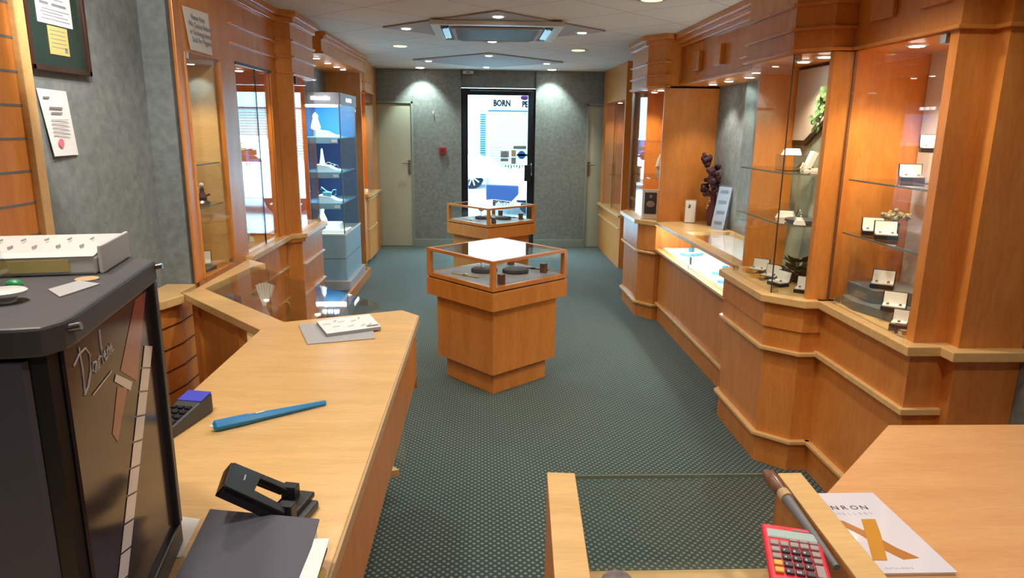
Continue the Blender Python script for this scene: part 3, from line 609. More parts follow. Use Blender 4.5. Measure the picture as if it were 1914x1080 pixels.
# ------------------------------------------------------------ left sales counter
ctr = thing('sales_counter', 'long beech sales counter on the left ending in an angled glass topped showcase', 'counter', (-.7, 2.0, 0))
top = [(-.262, .30), (-.262, 2.72), (-.335, 2.80), (-.77, 2.62), (-1.295, 3.19), (-1.24, 3.74), (-1.20, 3.80), (-1.335, 3.93), (-1.335, 3.12), (-1.36, 3.10), (-.83, 2.51), (-.835, .30)]
obj('worktop', MB().prism(top, .823, .857), 'top', ctr, bevel=.003)
obj('worktop_edge', MB().box(-.262, -.256, .30, 2.72, .826, .856), 'tan', ctr, bevel=.0015)
obj('front_panel', MB().box(-.295, -.27, .30, 2.70, .60, .823), 'veneer', ctr); obj('end_panel', MB().prism([(-.30, 2.70), (-.27, 2.70), (-.34, 2.77), (-.76, 2.595), (-.75, 2.57)], .55, .823), 'veneer', ctr)
obj('base_cabinet', MB().prism([(-.80, .30), (-.48, .30), (-.48, 2.45), (-.80, 2.45)], 0, .823), 'veneer', ctr)
gl = [(-.335, 2.80), (-1.12, 3.62), (-1.24, 3.74), (-1.295, 3.19), (-.77, 2.62)]
obj('glass_top', MB().prism(gl, .848, .8565), 'glass', ctr)
obj('glass_front', MB().slab((-.335, 2.79), (-1.20, 3.68), .006, .16, .847), 'glass', ctr)
obj('showcase_floor', MB().prism([(-.36, 2.76), (-1.22, 3.66), (-1.33, 3.14), (-.80, 2.60)], .12, .15), 'top', ctr)
obj('glass_shelf', MB().prism([(-.42, 2.77), (-1.17, 3.55), (-1.235, 3.68), (-1.285, 3.22), (-.80, 2.66)], .715, .722), 'glass', ctr)
obj('lower_shelf', MB().prism([(-.95, 2.95), (-1.20, 3.55), (-1.27, 3.30), (-1.08, 2.95)], .535, .55), 'top', ctr)
# staff side doors of the showcase
obj('back_door', MB().slab((-1.325, 3.14), (-1.02, 2.80), .018, .14, .80), 'veneer', ctr)
fr_ = MB().slab((-1.325, 3.12), (-.80, 2.54), .03, .80, .823).slab((-1.325, 3.12), (-.80, 2.54), .035, .10, .16).slab((-1.33, 3.12), (-1.29, 3.08), .035, .1, .82).slab((-1.03, 2.79), (-1.00, 2.757), .035, .1, .82).slab((-1.325, 3.12), (-1.03, 2.79), .035, .40, .44)
obj('back_frame', fr_, 'veneer', ctr)
# goods in the showcase
def simple(name, mb, m, label, cat, group=None, **k): return tagit(obj(name, mb, m, **k), label, cat, group)
simple('velvet_box', MB().cbox((-1.235, 3.36, .752), (.085, .04, .06), Matrix.Rotation(R(-25), 4, 'Z')), 'navy', 'blue velvet box inside the angled glass showcase', 'jewellery box', bevel=.006)
cd = simple('display_card', MB().cbox((-1.125, 3.16, .561), (.15, .13, .022), Matrix.Rotation(R(-48), 4, 'Z')), 'white', 'white display pad with gold chain behind the counter opening', 'display pad', bevel=.003)
obj('gold_chain', MB().tube([(-1.125+.035*math.cos(a/3)*(1+.2*math.sin(a)), 3.16+.03*math.sin(a/3), .575) for a in range(19)], .003, 6), 'gold', cd)
simple('white_leaflet', MB().prism([(-.84, 2.99), (-.80, 2.86), (-.74, 2.86), (-.78, 3.03)], .7225, .7245), 'paper', 'white leaflet lying inside the glass showcase behind the brochure', 'leaflet')
# fan shaped pleated cloth
fm = MB(); n = 14; vs = []; 
for k in range(n+1):
    a = R(60+k*60/n); d = .006*(-1)**k
    vs += [Vector((-1.085+.02*math.cos(a), 3.38+d*.3, .712+.012*math.sin(a))), Vector((-1.085+.10*math.cos(a), 3.38+d+.02, .712+.125*math.sin(a)))]
fm.add(vs+[v+Vector((0, .003, 0)) for v in vs], [[2*k, 2*k+2, 2*k+3, 2*k+1] for k in range(n)]+[[2*n+2+2*k, 2*n+2+2*k+1, 2*n+2+2*k+3, 2*n+2+2*k+2] for k in range(n)]+[[0, 1, 2*n+3, 2*n+2], [2*n, 2*n+1, 4*n+3, 4*n+2]]+[[2*k+1, 2*k+3, 2*n+2+2*k+3, 2*n+2+2*k+1] for k in range(n)])
simple('pleated_fan', fm, 'white', 'white pleated fan standing inside the angled showcase', 'ornament')
bt = MB()
for s in (-1, 1):
    for k in range(9):
        a = R(20+k*18); bt.tube([(-.93, 3.09, .723), (-.93+s*.025*math.cos(a*.6), 3.09+.01*k/9, .745+.006*k), (-.93+s*(.03+.02*math.sin(a)), 3.09, .75+.065*math.sin(a*.55))], .0022, 5)
        bt.ball((-.93+s*(.03+.02*math.sin(a)), 3.09, .75+.065*math.sin(a*.55)), .006, 8)
simple('filigree_ornament', bt, 'gold', 'gold filigree sprig beside the pleated fan', 'ornament')
pt = thing('potted_plant', 'pale leafy plant in a white pot at the foot of the paired glass doors', 'potted plant', (-1.27, 4.22, .857))
obj('pot', MB().lathe((-1.50, 4.30, .857), [(.045, 0), (.06, .09), (.065, .10), (.055, .10), (.045, .085)], 20), 'white', pt, smooth=True)
lf = MB()
for k in range(46):
    a = random.uniform(0, 6.28); e = random.uniform(.1, 1.2); lf.leafy((-1.50+.02*math.cos(a), 4.30+.02*math.sin(a), .95+random.uniform(0, .07)), .05, (math.cos(a), math.sin(a), e))
obj('foliage', lf, 'leafpale', pt)
pt.location = (-1.50, 4.30, .857)
for c_ in kids(pt):
    for v in c_.data.vertices: v.co += Vector((.23, -.08, 0))

# ------------------------------------------------------------ goods factory
def jewel_box(name, label, loc, rz, w=.09, d=.06, h=.018, lid=.055, m='black', tilt=14, grp=None, studs=2, cushion='white'):
    t = thing(name, label, 'jewellery box', loc, rz, grp)
    obj('tray', MB().box(-w/2, w/2, -d/2, d/2, 0, h), m, t, local=True, bevel=.002)
    c = obj('cushion', MB().box(-w/2+.004, w/2-.004, -d/2+.004, d/2-.002, h-.004, h+.006), cushion, t, local=True, bevel=.002)
    if studs:
        s = MB()
        for k in range(studs): s.ball((-w/4+k*w/2*(1 if studs > 1 else 0)+(w/4 if studs == 1 else 0), -d*.1, h+.009), .006, 10)
        obj('jewel', s, 'steel', c, local=True, smooth=True)
    rot = Matrix.Rotation(R(-tilt), 4, 'X')
    l = MB().box(-w/2, w/2, 0, .010, 0, lid); l.v = [rot @ v+Vector((0, d/2, h)) for v in l.v]
    lo = obj('lid', l, m, t, local=True, bevel=.002)
    p = MB().box(-w/2+.004, w/2-.004, -.004, .001, .003, lid-.004); p.v = [rot @ v+Vector((0, d/2, h)) for v in p.v]
    obj('lid_lining', p, cushion, lo, local=True, bevel=.001)
    return t
jb = jewel_box('jewellery_box', 'open jewellery box by the glass edge of the bay, farthest of its row', (1.487, 3.60, .857), R(-45), grp='open jewellery boxes')
def jcopy(label, loc, rz, sc_=None): return copy_tree(jb, loc, R(rz), label, None, sc_)
jcopy('open jewellery box in the middle of the row on the bay floor', (1.485, 3.43, .857), -50)
jcopy('open jewellery box nearest the corner joint of the bay glass', (1.462, 3.28, .857), -70)
jcopy('open jewellery box beside the dark green plant in the bay', (1.525, 3.125, .857), -35)
jcopy('open jewellery box on the lower step of the grey plinths, right window', (1.70, 2.80, .957), -35, 1.0)
jcopy('open jewellery box with two rings low in the right window', (1.66, 2.635, .90), -35, 1.0)
jcopy('left of two open jewellery boxes on the lower shelf, right window', (1.685, 2.895, 1.17), -25, 1.0)
jcopy('right of two open jewellery boxes on the lower shelf, right window', (1.675, 2.78, 1.17), -25, 1.0)
jcopy('open earring box on the upper shelf, right window', (1.80, 2.86, 1.402), -20, 1.0)
bb = jewel_box('jewellery_box', 'white ring pad propped by a dark brown box at the window corner', (1.605, 2.50, .857), R(-40), w=.06, d=.055, h=.028, lid=.05, m='brownbox', studs=1)
simple('brown_gift_box', MB().cbox((1.592, 2.465, .874), (.04, .035, .034), Matrix.Rotation(R(-30), 4, 'Z')), 'brownbox', 'small dark brown leather box at the near corner of the right window', 'jewellery box', bevel=.003)
# stepped grey plinths and dark gift box in window E
st = thing('stepped_display_plinth', 'grey stepped display plinths on the floor of the right window', 'display plinth', (1.70, 2.80, .857))
obj('lower_step', MB().prism([(1.60, 2.93), (1.585, 2.80), (1.65, 2.58), (1.80, 2.55), (1.86, 2.93)], .857, .897), 'midgrey', st, bevel=.003)
obj('upper_step', MB().prism([(1.63, 2.95), (1.64, 2.76), (1.86, 2.68), (1.88, 2.95)], .897, .955), 'midgrey', st, bevel=.003)
simple('dark_gift_box', MB().cbox((1.79, 2.56, .947), (.075, .055, .10), Matrix.Rotation(R(-20), 4, 'Z')), 'black', 'upright black presentation box behind the rings, right window', 'presentation box', bevel=.004)
simple('clear_riser', MB().box(1.77, 1.85, 2.72, 2.80, 1.402, 1.405).box(1.77, 1.773, 2.72, 2.80, 1.405, 1.522).box(1.847, 1.85, 2.72, 2.80, 1.405, 1.522).box(1.77, 1.85, 2.72, 2.80, 1.522, 1.525), 'acrylic', 'clear acrylic riser on the upper shelf, right window', 'display riser')
jewel_box('jewellery_box', 'open earring box raised on the clear riser, right window', (1.805, 2.76, 1.525), R(-20), w=.085, d=.05, studs=2)
bq = thing('dried_bouquet', 'small dried bouquet in a metal pot behind two jewellery boxes', 'bouquet', (1.76, 2.87, 1.17))
obj('pot', MB().lathe((1.76, 2.87, 1.17), [(.018, 0), (.022, .05), (.024, .055), (.018, .055)], 16), 'slate', bq, smooth=True)
m_ = MB()
for k in range(40):
    a = random.uniform(0, 6.28); r_ = random.uniform(0, .055); m_.ball((1.76+r_*math.cos(a), 2.87+r_*math.sin(a), 1.245+random.uniform(0, .035)*(1-r_*9)), random.uniform(.006, .012), 6)
obj('flower_heads', m_, 'bouquet', bq, smooth=True)
# bay D goods
pl = thing('potted_plant', 'dark green rubber leaved plant on the floor of the bay', 'potted plant', (1.60, 3.36, .857))
obj('pot', MB().lathe((1.60, 3.36, .857), [(.03, 0), (.04, .04), (.042, .045), (.035, .045)], 16), 'brownbox', pl, smooth=True)
lf = MB(); stems = MB()
for k in range(30):
    a = k*2.4; e = random.uniform(.0, 1.3); b0 = Vector((1.60+.03*math.cos(a), 3.36+.03*math.sin(a), .895+random.uniform(0, .07)))
    stems.tube([(1.60, 3.36, .88), b0], .002, 5); lf.leafy(b0, random.uniform(.06, .085), (math.cos(a), math.sin(a), e), w=.85)
obj('stem', stems, 'leafdark', pl); obj('foliage', lf, 'leafdark', pl)
sp = MB()
for (bx, by) in ((1.425, 3.57), (1.412, 3.43)):
    for k in range(7):
        a = R(-70+k*30); sp.tube([(bx, by, .862), (bx+.02*math.cos(a), by+.04*math.sin(a), .872), (bx+.035*math.cos(a), by+.055*math.sin(a), .865)], .002, 5); sp.leafy((bx+.015*math.cos(a), by+.02*math.sin(a), .868), .035, (math.cos(a), math.sin(a), .25))
simple('gold_leaf_sprig', sp, 'goldpaint', 'gold and green leaf sprigs by the far end of the bay glass', 'ornament')
sl = thing('slate_ring_display', 'oval slate with a clear ring stand on the lower bay shelf', 'ring display', (1.47, 3.16, 1.185))
obj('slate_slab', MB().lathe((1.49, 3.17, 1.185), [(.055, 0), (.068, .006), (.066, .016), (.06, .018), (.001, .018)], 22, 1.0, 1.2), 'slate', sl, smooth=True)
obj('ring_arch', MB().tube([(1.47+.012*math.cos(R(a)), 3.15, 1.203+.045*math.sin(R(a))) for a in range(0, 181, 20)], .003, 6), 'chrome', sl); obj('white_pad', MB().box(1.445, 1.475, 3.115, 3.14, 1.203, 1.212), 'white', sl)
simple('ring_cushion', MB().frus([(1.43, 2.995+.09), (1.475, 3.08), (1.48, 3.12), (1.435, 3.125)], 1.185, [(1.437, 3.09), (1.468, 3.087), (1.472, 3.115), (1.44, 3.118)], 1.205), 'white', 'white ring cushion at the near end of the lower bay shelf', 'ring cushion')
def padstand(x, y, z, lab, hgt=.0):
    t = thing('earring_stand', lab, 'jewellery stand', (x, y, z), R(-30))
    obj('pad', MB().frus([(-.045, -.035), (.045, -.035), (.045, .035), (-.045, .035)], hgt, [(-.03, -.015), (.03, -.015), (.035, .03), (-.035, .03)], hgt+.03), 'white', t, local=True, bevel=.003)
    obj('clear_back', MB().box(-.03, .035, .036, .039, hgt, hgt+.07), 'acrylic', t, local=True); return t
padstand(1.50, 3.36, 1.185, 'white pad with clear back on the lower bay shelf')
r_ = simple('clear_riser', MB().box(1.44, 1.54, 3.28, 3.40, 1.417, 1.42).box(1.44, 1.443, 3.28, 3.40, 1.42, 1.487).box(1.537, 1.54, 3.28, 3.40, 1.42, 1.487).box(1.44, 1.54, 3.28, 3.40, 1.487, 1.49), 'acrylic', 'clear acrylic riser on the upper bay shelf', 'display riser')
padstand(1.49, 3.34, 1.49, 'white pad raised on the clear riser, upper bay shelf')
sf = MB()
for k in range(5): a = k*1.2566; sf.tube([(1.62, 3.46, 1.435), (1.62+.02*math.cos(a), 3.46+.02*math.sin(a), 1.44), (1.62+.045*math.cos(a), 3.46+.045*math.sin(a), 1.42)], [.012, .010, .003], 8)
simple('gold_starfish', sf, 'gold', 'gold starfish ornament on the upper bay shelf', 'ornament', smooth=True)
vs_ = MB().box(1.53, 1.62, 3.27, 3.31, 1.417, 1.43); vb = MB().box(-.012, .012, -.02, .02, 0, .085); vb.v = [Matrix.Rotation(R(22), 4, 'Y') @ v+Vector((1.548, 3.29, 1.428)) for v in vb.v]; vs_.add(vb.v, vb.f)
simple('ring_finger_stand', vs_, 'white', 'white slanted ring stand on the upper bay shelf', 'jewellery stand')
simple('small_goblet', MB().lathe((1.60, 3.20, 1.417), [(.018, 0), (.018, .003), (.005, .01), (.006, .04), (.02, .06), (.022, .10), (.018, .10), (.012, .06)], 16), 'tan', 'small pale cup at the near end of the upper bay shelf', 'cup', smooth=True)
# picture and ivy and cloth in D
pf = thing('clipped_wall_panel', 'pale panel with black border and clipped lower corner on the bay back wall', 'wall panel', (1.69, 3.4, 1.45))
fo = [(3.76, 1.925), (3.06, 1.925), (3.06, 1.72), (3.28, 1.72), (3.62, 1.53), (3.76, 1.53)]; fi = [(3.75, 1.915), (3.06, 1.915), (3.06, 1.745), (3.275, 1.745), (3.615, 1.556), (3.75, 1.556)]
obj('frame', MB().xsec(fo, 1.676, 1.694, 'x'), 'black', pf); obj('panel', MB().xsec(fi, 1.670, 1.6755, 'x'), 'boardwhite', pf)
iv = thing('ivy_spray', 'variegated ivy spray hanging in front of the framed panel', 'ivy', (1.64, 3.36, 1.58))
lf = MB(); stm = MB(); pts = []
for k in range(9): pts.append((1.645-.008*math.sin(k), 3.39-.006*k+.012*math.sin(k*1.3), 1.625+.020*k))
stm.tube(pts, .003, 6); obj('stem', stm, 'leafdark', iv)
for k in range(58):
    p = pts[random.randrange(9)]; a = random.uniform(0, 6.28)
    lf.leafy((p[0]-random.uniform(0, .03), p[1]+random.uniform(-.03, .03), p[2]), random.uniform(.026, .042), (-.4, math.cos(a), math.sin(a)-.2), upv=(-1, 0, .2), w=1.0)
obj('foliage', lf, 'leafpale', iv)
cl = MB(); nx, nz = 26, 10; vs = []
for i in range(nx):
    for j in range(nz):
        yy = 3.10+.60*i/(nx-1); zz = .862+.60*j/(nz-1); vs.append(Vector((1.685-(.012+.04*(1-j/(nz-1)))*(.6+.4*math.sin(i*.9+j*.35)), yy, zz)))
fs = [[i*nz+j, (i+1)*nz+j, (i+1)*nz+j+1, i*nz+j+1] for i in range(nx-1) for j in range(nz-1)]; nn_ = len(vs)
cl.add(vs+[v+Vector((.004, 0, 0)) for v in vs], fs+[[nn_+k for k in f[::-1]] for f in fs])
simple('draped_cloth', cl, 'fabric', 'grey green marbled cloth draped behind the bay shelves', 'cloth', smooth=True)

# recess C goods
rk = thing('leaflet_rack', 'leaning rack of white printed leaflets in the right recess', 'leaflet rack', (1.84, 5.25, .857), R(-55))
obj('rack', MB().xsec([(-.03, .0), (-.02, .0), (.055, .33), (.045, .33)], -.06, .06, 'x'), 'midgrey', rk, local=True)
for k in range(4):
    a = MB().cbox((0, -.032+.0185*k, .045+.078*k), (.115, .004, .09), Matrix.Rotation(R(-12), 4, 'X'))
    lo = obj('leaflet', a, 'blush', rk, local=True)
    obj('print', MB().cbox((.0, -.0345+.0185*k, .055+.078*k), (.07, .002, .018), Matrix.Rotation(R(-12), 4, 'X')), 'stickergrey', lo, local=True)
ch = thing('card_holder', 'white card in a slim holder at the far end of the right recess', 'card holder', (1.70, 5.60, .857), R(-20))
obj('holder', MB().box(-.045, .05, .004, .012, 0, .19), 'tan', ch, local=True, bevel=.004)
c = obj('card', MB().box(-.038, .042, -.002, .003, .006, .182), 'paper', ch, local=True)
obj('printed_mark', MB().box(-.012, -.006, -.0035, -.002, .12, .155).box(-.004, .002, -.0035, -.002, .125, .15).box(-.02, .0, -.0035, -.002, .128, .132), 'inkdark', c, local=True)
vf = thing('dried_flower_vase', 'dark dried flowers in a maroon vase against the recess wall', 'vase', (1.82, 5.50, .857))
vx, vy = 1.84, 5.46
obj('vase', MB().lathe((vx, vy, .857), [(.035, 0), (.05, .05), (.045, .12), (.022, .2), (.024, .25), (.018, .25)], 20), 'maroon', vf, smooth=True)
stx = MB(); hd = MB(); pale = MB()
for k in range(16):
    a = random.uniform(0, 6.28); h = random.uniform(.12, .42); px_, py_ = vx-.01+.05*math.cos(a)-.02, vy+.07*math.sin(a); pz = 1.0+h
    stx.tube([(vx, vy, 1.08), ((vx+px_)/2, (vy+py_)/2, 1.08+h*.4), (px_, py_, pz)], .003, 5)
    for j in range(4): hd.ball((px_+random.uniform(-.02, .02), py_+random.uniform(-.025, .025), pz+random.uniform(-.03, .03)), random.uniform(.015, .028), 8)
for k in range(10): pale.ball((vx-.05+random.uniform(-.01, .01), vy-.04+random.uniform(-.01, .01), 1.0+k*.02), .008, 6)
obj('stems', stx, 'handlewood', vf); obj('flower_heads', hd, 'flowerdark', vf, smooth=True); obj('pale_tassel', pale, 'tan', vf, smooth=True)
for i, (x_, y_, lab) in enumerate(((1.63, 4.35, 'blue jewellery tray with white pad in the near part of the lit showcase'), (1.68, 4.62, 'blue jewellery tray in the middle of the lit showcase'), (1.66, 5.35, 'blue jewellery tray at the far end of the lit showcase'))):
    t = thing('jewellery_tray', lab, 'jewellery tray', (x_, y_, .632), R(35), None)
    obj('tray', MB().box(-.08, .08, -.055, .055, 0, .02), 'cyan', t, local=True, bevel=.004); obj('pad', MB().box(-.06, .06, -.04, .04, .02, .028), 'white', t, local=True)
    obj('ring_block', MB().box(-.02, .015, -.015, .015, .028, .06), 'blueback', t, local=True, bevel=.004)
# bay B goods
pc = thing('photo_card', 'white framed black and white portrait card standing in the smaller bay', 'photo card', (1.43, 5.85, .857), R(-14))
obj('frame', MB().cbox((0, .0, .125), (.14, .012, .25), Matrix.Rotation(R(-6), 4, 'X')), 'white', pc, local=True, bevel=.002)
c = obj('photo', MB().cbox((0, -.0075, .135), (.10, .003, .18), Matrix.Rotation(R(-6), 4, 'X')), 'photo', pc, local=True, label='dark photograph of a person with arms folded')
fg = MB().ball((.0, -.002, .185), .018, 10, .9, .15, 1.2).ball((0, -.009, .12), .035, 12, 1.1, .12, 1.0)
obj('figure', fg, 'skin', c, local=True, smooth=True)
simple('curved_ornament', MB().tube([(1.50, 5.86, 1.21), (1.48, 5.85, 1.25), (1.475, 5.85, 1.30), (1.485, 5.86, 1.36), (1.50, 5.87, 1.40)], [.018, .020, .02, .015, .006], 12), 'white', 'tall white curved ornament on the shelf of the smaller bay', 'ornament', smooth=True)
simple('crystal_ball', MB().ball((1.53, 5.83, 1.235), .03, 14), 'chrome', 'round shiny ornament on the shelf of the smaller bay', 'ornament', smooth=True)
padstand(1.48, 6.05, .857, 'white pad with clear back on the floor of the smaller bay')
padstand(1.70, 8.3, .63, 'pale pad on the floor of the cabinet beside the far wall')
# L1 goods
ob_ = jewel_box('jewellery_box', 'open box with white pad on the floor of the nearest left cabinet', (-1.485, 3.62, .877), R(20), w=.12, d=.09, studs=1)
simple('grey_display_plinth', MB().prism([(-1.57, 3.57), (-1.43, 3.52), (-1.41, 3.66), (-1.54, 3.71)], .857, .877), 'slate', 'dark grey plinth under the open box in the nearest left cabinet', 'display plinth', bevel=.004)
fgr = thing('figurine', 'small red and white figurine on the lower shelf of the nearest left cabinet', 'figurine', (-1.47, 3.70, 1.192))
obj('base', MB().lathe((-1.47, 3.70, 1.192), [(.035, 0), (.04, .01), (.03, .02), (.001, .02)], 14), 'steel', fgr, smooth=True)
obj('body', MB().lathe((-1.47, 3.70, 1.212), [(.02, 0), (.024, .02), (.012, .04), (.010, .05), (.012, .06), (.001, .072)], 12).tube([(-1.465, 3.70, 1.232), (-1.43, 3.70, 1.245)], .006, 6), 'maroon', fgr, smooth=True)
obj('head', MB().ball((-1.47, 3.70, 1.292), .013, 10), 'white', fgr, smooth=True)
# L2 goods and L3/L5 goods
for i, (z_, y_, lab) in enumerate(((.857, 4.55, 'white display pad on the floor behind the paired glass doors'), (1.167, 4.25, 'white display pad on the lower shelf behind the paired glass doors'), (1.457, 4.5, 'white display pad on the upper shelf behind the paired glass doors'))): padstand(-1.55, y_, z_, lab)
for i, (x_, y_, s_, lab) in enumerate(((-1.40, 5.07, 1.2, 'white jewellery stand nearest the post in the left bay'), (-1.44, 5.24, 1.5, 'largest white jewellery stand in the middle of the left bay'), (-1.38, 5.42, 1.0, 'white jewellery stand nearest the blue tower in the left bay'))):
    t = padstand(x_, y_, .857, lab); t.scale = (s_,)*3
padstand(-1.42, 8.45, .835, 'white pad on the floor of the slim far left bay')

# ------------------------------------------------------------ blue lit tower showcase
tw = thing('tower_showcase', 'free standing blue lit glass tower showcase in the left recess', 'display tower', (-1.5, 6.75, .075))
def twp(o=0, xl=-1.70, y0=6.50, yb=7.30): return [(xl-o, y0-o), (-1.30+o, y0-o), (-1.29+o, y0+.01-o), (-1.29+o, yb+o), (xl-o, yb+o)]
obj('plinth', MB().prism(twp(.035), .075, .165), 'lightgrey', tw, bevel=.004)
obj('base_cabinet', MB().prism(twp(0), .165, .60), 'cabpanel', tw); obj('panel_joint', MB().prism(twp(.0015), .375, .379), 'darkgrey', tw)
obj('display_floor', MB().prism(twp(.004), .60, .615), 'white', tw)
obj('glass_front', MB().slab((-1.70, 6.50), (-1.305, 6.50), .006, .615, 1.79), 'glass', tw); obj('glass_side', MB().slab((-1.29, 6.51), (-1.29, 7.29), .006, .615, 1.79), 'glass', tw)
obj('glass_seam', MB().box(-1.302, -1.292, 6.495, 6.505, .615, 1.79), 'edge', tw)
obj('back_panel', MB().box(-1.70, -1.30, 7.27, 7.29, .615, 1.79), 'blueback', tw, label='blue back panel'); obj('side_panel', MB().box(-1.70, -1.69, 6.51, 7.27, .615, 1.79), 'blueback', tw)
hd_ = obj('head', MB().prism(twp(.004), 1.79, 1.895), 'cabhead', tw, bevel=.002)
l = MB()
for k, wd in enumerate((.030, .018, .022, .018, .024, .02)): l.box(-1.545+k*.029, -1.545+k*.029+wd, 6.490, 6.4955, 1.83, 1.862 if k in (0, 4) else 1.855)
obj('lit_lettering', l, 'signglow', hd_, label='glowing white lettering')
l = MB()
for k in range(3): l.box(-1.288, -1.284, 6.78+k*.09, 6.85+k*.09, 1.825, 1.855)
obj('lit_lettering', l, 'signglow', hd_, label='glowing white lettering')
obj('strip_light', MB().box(-1.68, -1.32, 6.52, 6.54, 1.768, 1.788), 'tube', tw)
obj('key', MB().tube([(-1.29, 7.05, 1.735), (-1.262, 7.04, 1.735), (-1.26, 7.04, 1.69)], .004), 'steel', tw, label='key in the lock')
shz = (1.50, 1.185, .90)
for z in shz:
    s_ = obj('shelf', MB().prism([(-1.685, 6.53), (-1.33, 6.53), (-1.31, 6.55), (-1.31, 7.25), (-1.685, 7.25)], z-.012, z), 'cyan', tw)
    obj('shelf_front', MB().box(-1.685, -1.33, 6.522, 6.53, z-.055, z-.0), 'cabpanel', s_); obj('price_strip', MB().box(-1.385, -1.335, 6.518, 6.5215, z-.045, z-.02), 'tube' if 0 else 'white', s_)
tl = bpy.data.lights.new('tower_light', 'AREA'); tl.shape = 'RECTANGLE'; tl.size = .3; tl.size_y = .03; tl.energy = 9; tl.color = (.55, .85, 1)
to = bpy.data.objects.new('tower_light', tl); COL.objects.link(to); to.location = (-1.5, 6.56, 1.764); to.rotation_euler = (R(18), 0, 0)
for z in (1.44, 1.125, .84):
    spot('tower_spot', (-1.46, 6.60, z), 6.5, 150, (.50, .86, 1), radius=.04)
def slope_pad(x, y, z, lab, w=.22, grp=None):
    t = thing('bracelet_ramp', lab, 'display ramp', (x, y, z))
    obj('ramp', MB().xsec([(-w/2, 0), (w/2, 0), (w/2, .018), (w/4, .026), (0, .055), (-w/2, .07)], -.07, .07, 'y'), 'white', t, local=True, bevel=.003); return t
t = slope_pad(-1.44, 6.62, 1.50, 'white stepped ramp on the top shelf of the blue tower')
b_ = MB().lathe((-1.54, 6.60, 1.571), [(.04, 0), (.045, .02), (.02, .10), (.025, .12), (.001, .15)], 14, 1, .5)
simple('necklace_bust', b_, 'white', 'white necklace bust on the top shelf of the blue tower', 'necklace bust', smooth=True)
slope_pad(-1.43, 6.62, 1.185, 'white stepped ramp on the middle shelf of the blue tower')
cone = MB().lathe((-1.50, 6.615, 1.238), [(.035, 0), (.02, .06), (.006, .15), (.001, .16)], 12); simple('ring_cone', cone, 'white', 'tall white cone on the middle shelf of the blue tower', 'jewellery stand', smooth=True)
def ringm(c, r, tr, ax='y', n=20):
    P_ = []
    for k in range(n+1):
        a = 2*math.pi*k/n; P_.append((c[0]+r*math.cos(a), c[1]+.3*r*math.sin(a), c[2]+r*math.sin(a)))
    return P_
g_ = 'silver bangles in the blue tower'
for i, (x_, lab) in enumerate(((-1.44, 'left of three silver bangles on the middle shelf of the blue tower'), (-1.405, 'middle of three silver bangles on the middle shelf of the blue tower'), (-1.37, 'right of three silver bangles on the middle shelf of the blue tower'))):
    simple('bangle', MB().tube(ringm((x_, 6.60-.012*i, 1.245-.01*i), .028, .002), .003, 6), 'chrome', lab, 'bangle', g_, smooth=True)
slope_pad(-1.43, 6.62, .90, 'white stepped ramp on the lowest shelf of the blue tower')
cf = thing('watch_cuff', 'pale blue box with loops of strap on the lowest shelf of the blue tower', 'watch stand', (-1.45, 6.575, .93))
obj('box', MB().box(-1.50, -1.42, 6.56, 6.59, .955, 1.0), 'cyan', cf, bevel=.004); obj('strap', MB().tube([(-1.52, 6.575, 1.02), (-1.51, 6.575, 1.045), (-1.47, 6.575, 1.01), (-1.42, 6.575, .99), (-1.40, 6.575, 1.02), (-1.375, 6.575, 1.02), (-1.375, 6.575, .98), (-1.395, 6.575, .965)], .005, 6), 'cyan', cf)
sb = thing('stacked_display_blocks', 'white stepped blocks on the base of the blue tower', 'display blocks', (-1.42, 6.6, .615))
obj('low_block', MB().box(-1.66, -1.28, 6.53, 6.75, .615, .645), 'white', sb, bevel=.003); obj('high_block', MB().box(-1.62, -1.36, 6.60, 6.75, .645, .70), 'white', sb, bevel=.003)
simple('necklace_bust', MB().lathe((-1.53, 6.62, .70), [(.045, 0), (.05, .03), (.02, .10), (.025, .13), (.001, .16)], 14, 1, .5), 'white', 'white necklace bust at the bottom of the blue tower', 'necklace bust', smooth=True)

# ------------------------------------------------------------ the two plinth showcases
def rsq(c, h, a):  # square, half diagonal h, front corner towards -y turned by a
    return [(c[0]+h*math.sin(a+k*math.pi/2), c[1]-h*math.cos(a+k*math.pi/2)) for k in range(4)]
def plinth(cx, cy, lab):
    t = thing('plinth_showcase', lab, 'display plinth', (cx, cy, 0), R(-4), 'plinth showcases'); c = (0, 0)
    P_ = lambda h: rsq(c, h, 0)
    obj('toe_plinth', MB().prism(P_(.325), 0, .14), 'veneer', t, local=True, bevel=.002)
    obj('body', MB().prism(P_(.385), .14, .59), 'veneer', t, local=True, bevel=.002)
    obj('collar', MB().prism(P_(.452), .555, .665), 'veneer', t, local=True, bevel=.002)
    fr = MB(); o, i = P_(.448), P_(.410)
    for k in range(4):
        j = (k+1) % 4; fr.prism([o[k], o[j], i[j], i[k]], .675, .70); fr.prism([o[k], o[j], i[j], i[k]], .838, .856)
        v0, v1 = Vector(o[k]), Vector(o[j]); vp = Vector(o[k-1]); d1 = (v1-v0).normalized()*.028; d2 = (vp-v0).normalized()*.028
        fr.prism([tuple(v0), tuple(v0+d1), tuple(v0+d1+d2), tuple(v0+d2)], .70, .838)
    obj('frame', fr, 'veneer', t, local=True)
    obj('shadow_gap', MB().prism(P_(.436), .665, .675), 'darkwood', t, local=True); obj('display_board', MB().prism(P_(.41), .672, .70), 'stonegrey', t, local=True, label='pale grey display board')
    obj('glass_top', MB().prism(P_(.41), .848, .8565), 'glass', t, local=True)
    g = P_(.425)
    for k in range(4): obj('glass_side', MB().slab(g[k], g[(k+1) % 4], .004, .70, .838), 'glass', t, local=True)
    return t
p1 = plinth(.09, 4.33, 'nearer beech plinth showcase with glass top, turned cornerwise in the aisle')
p2 = copy_tree(p1, (.085, 6.99, 0), None, 'farther beech plinth showcase with glass top, before the shop door')
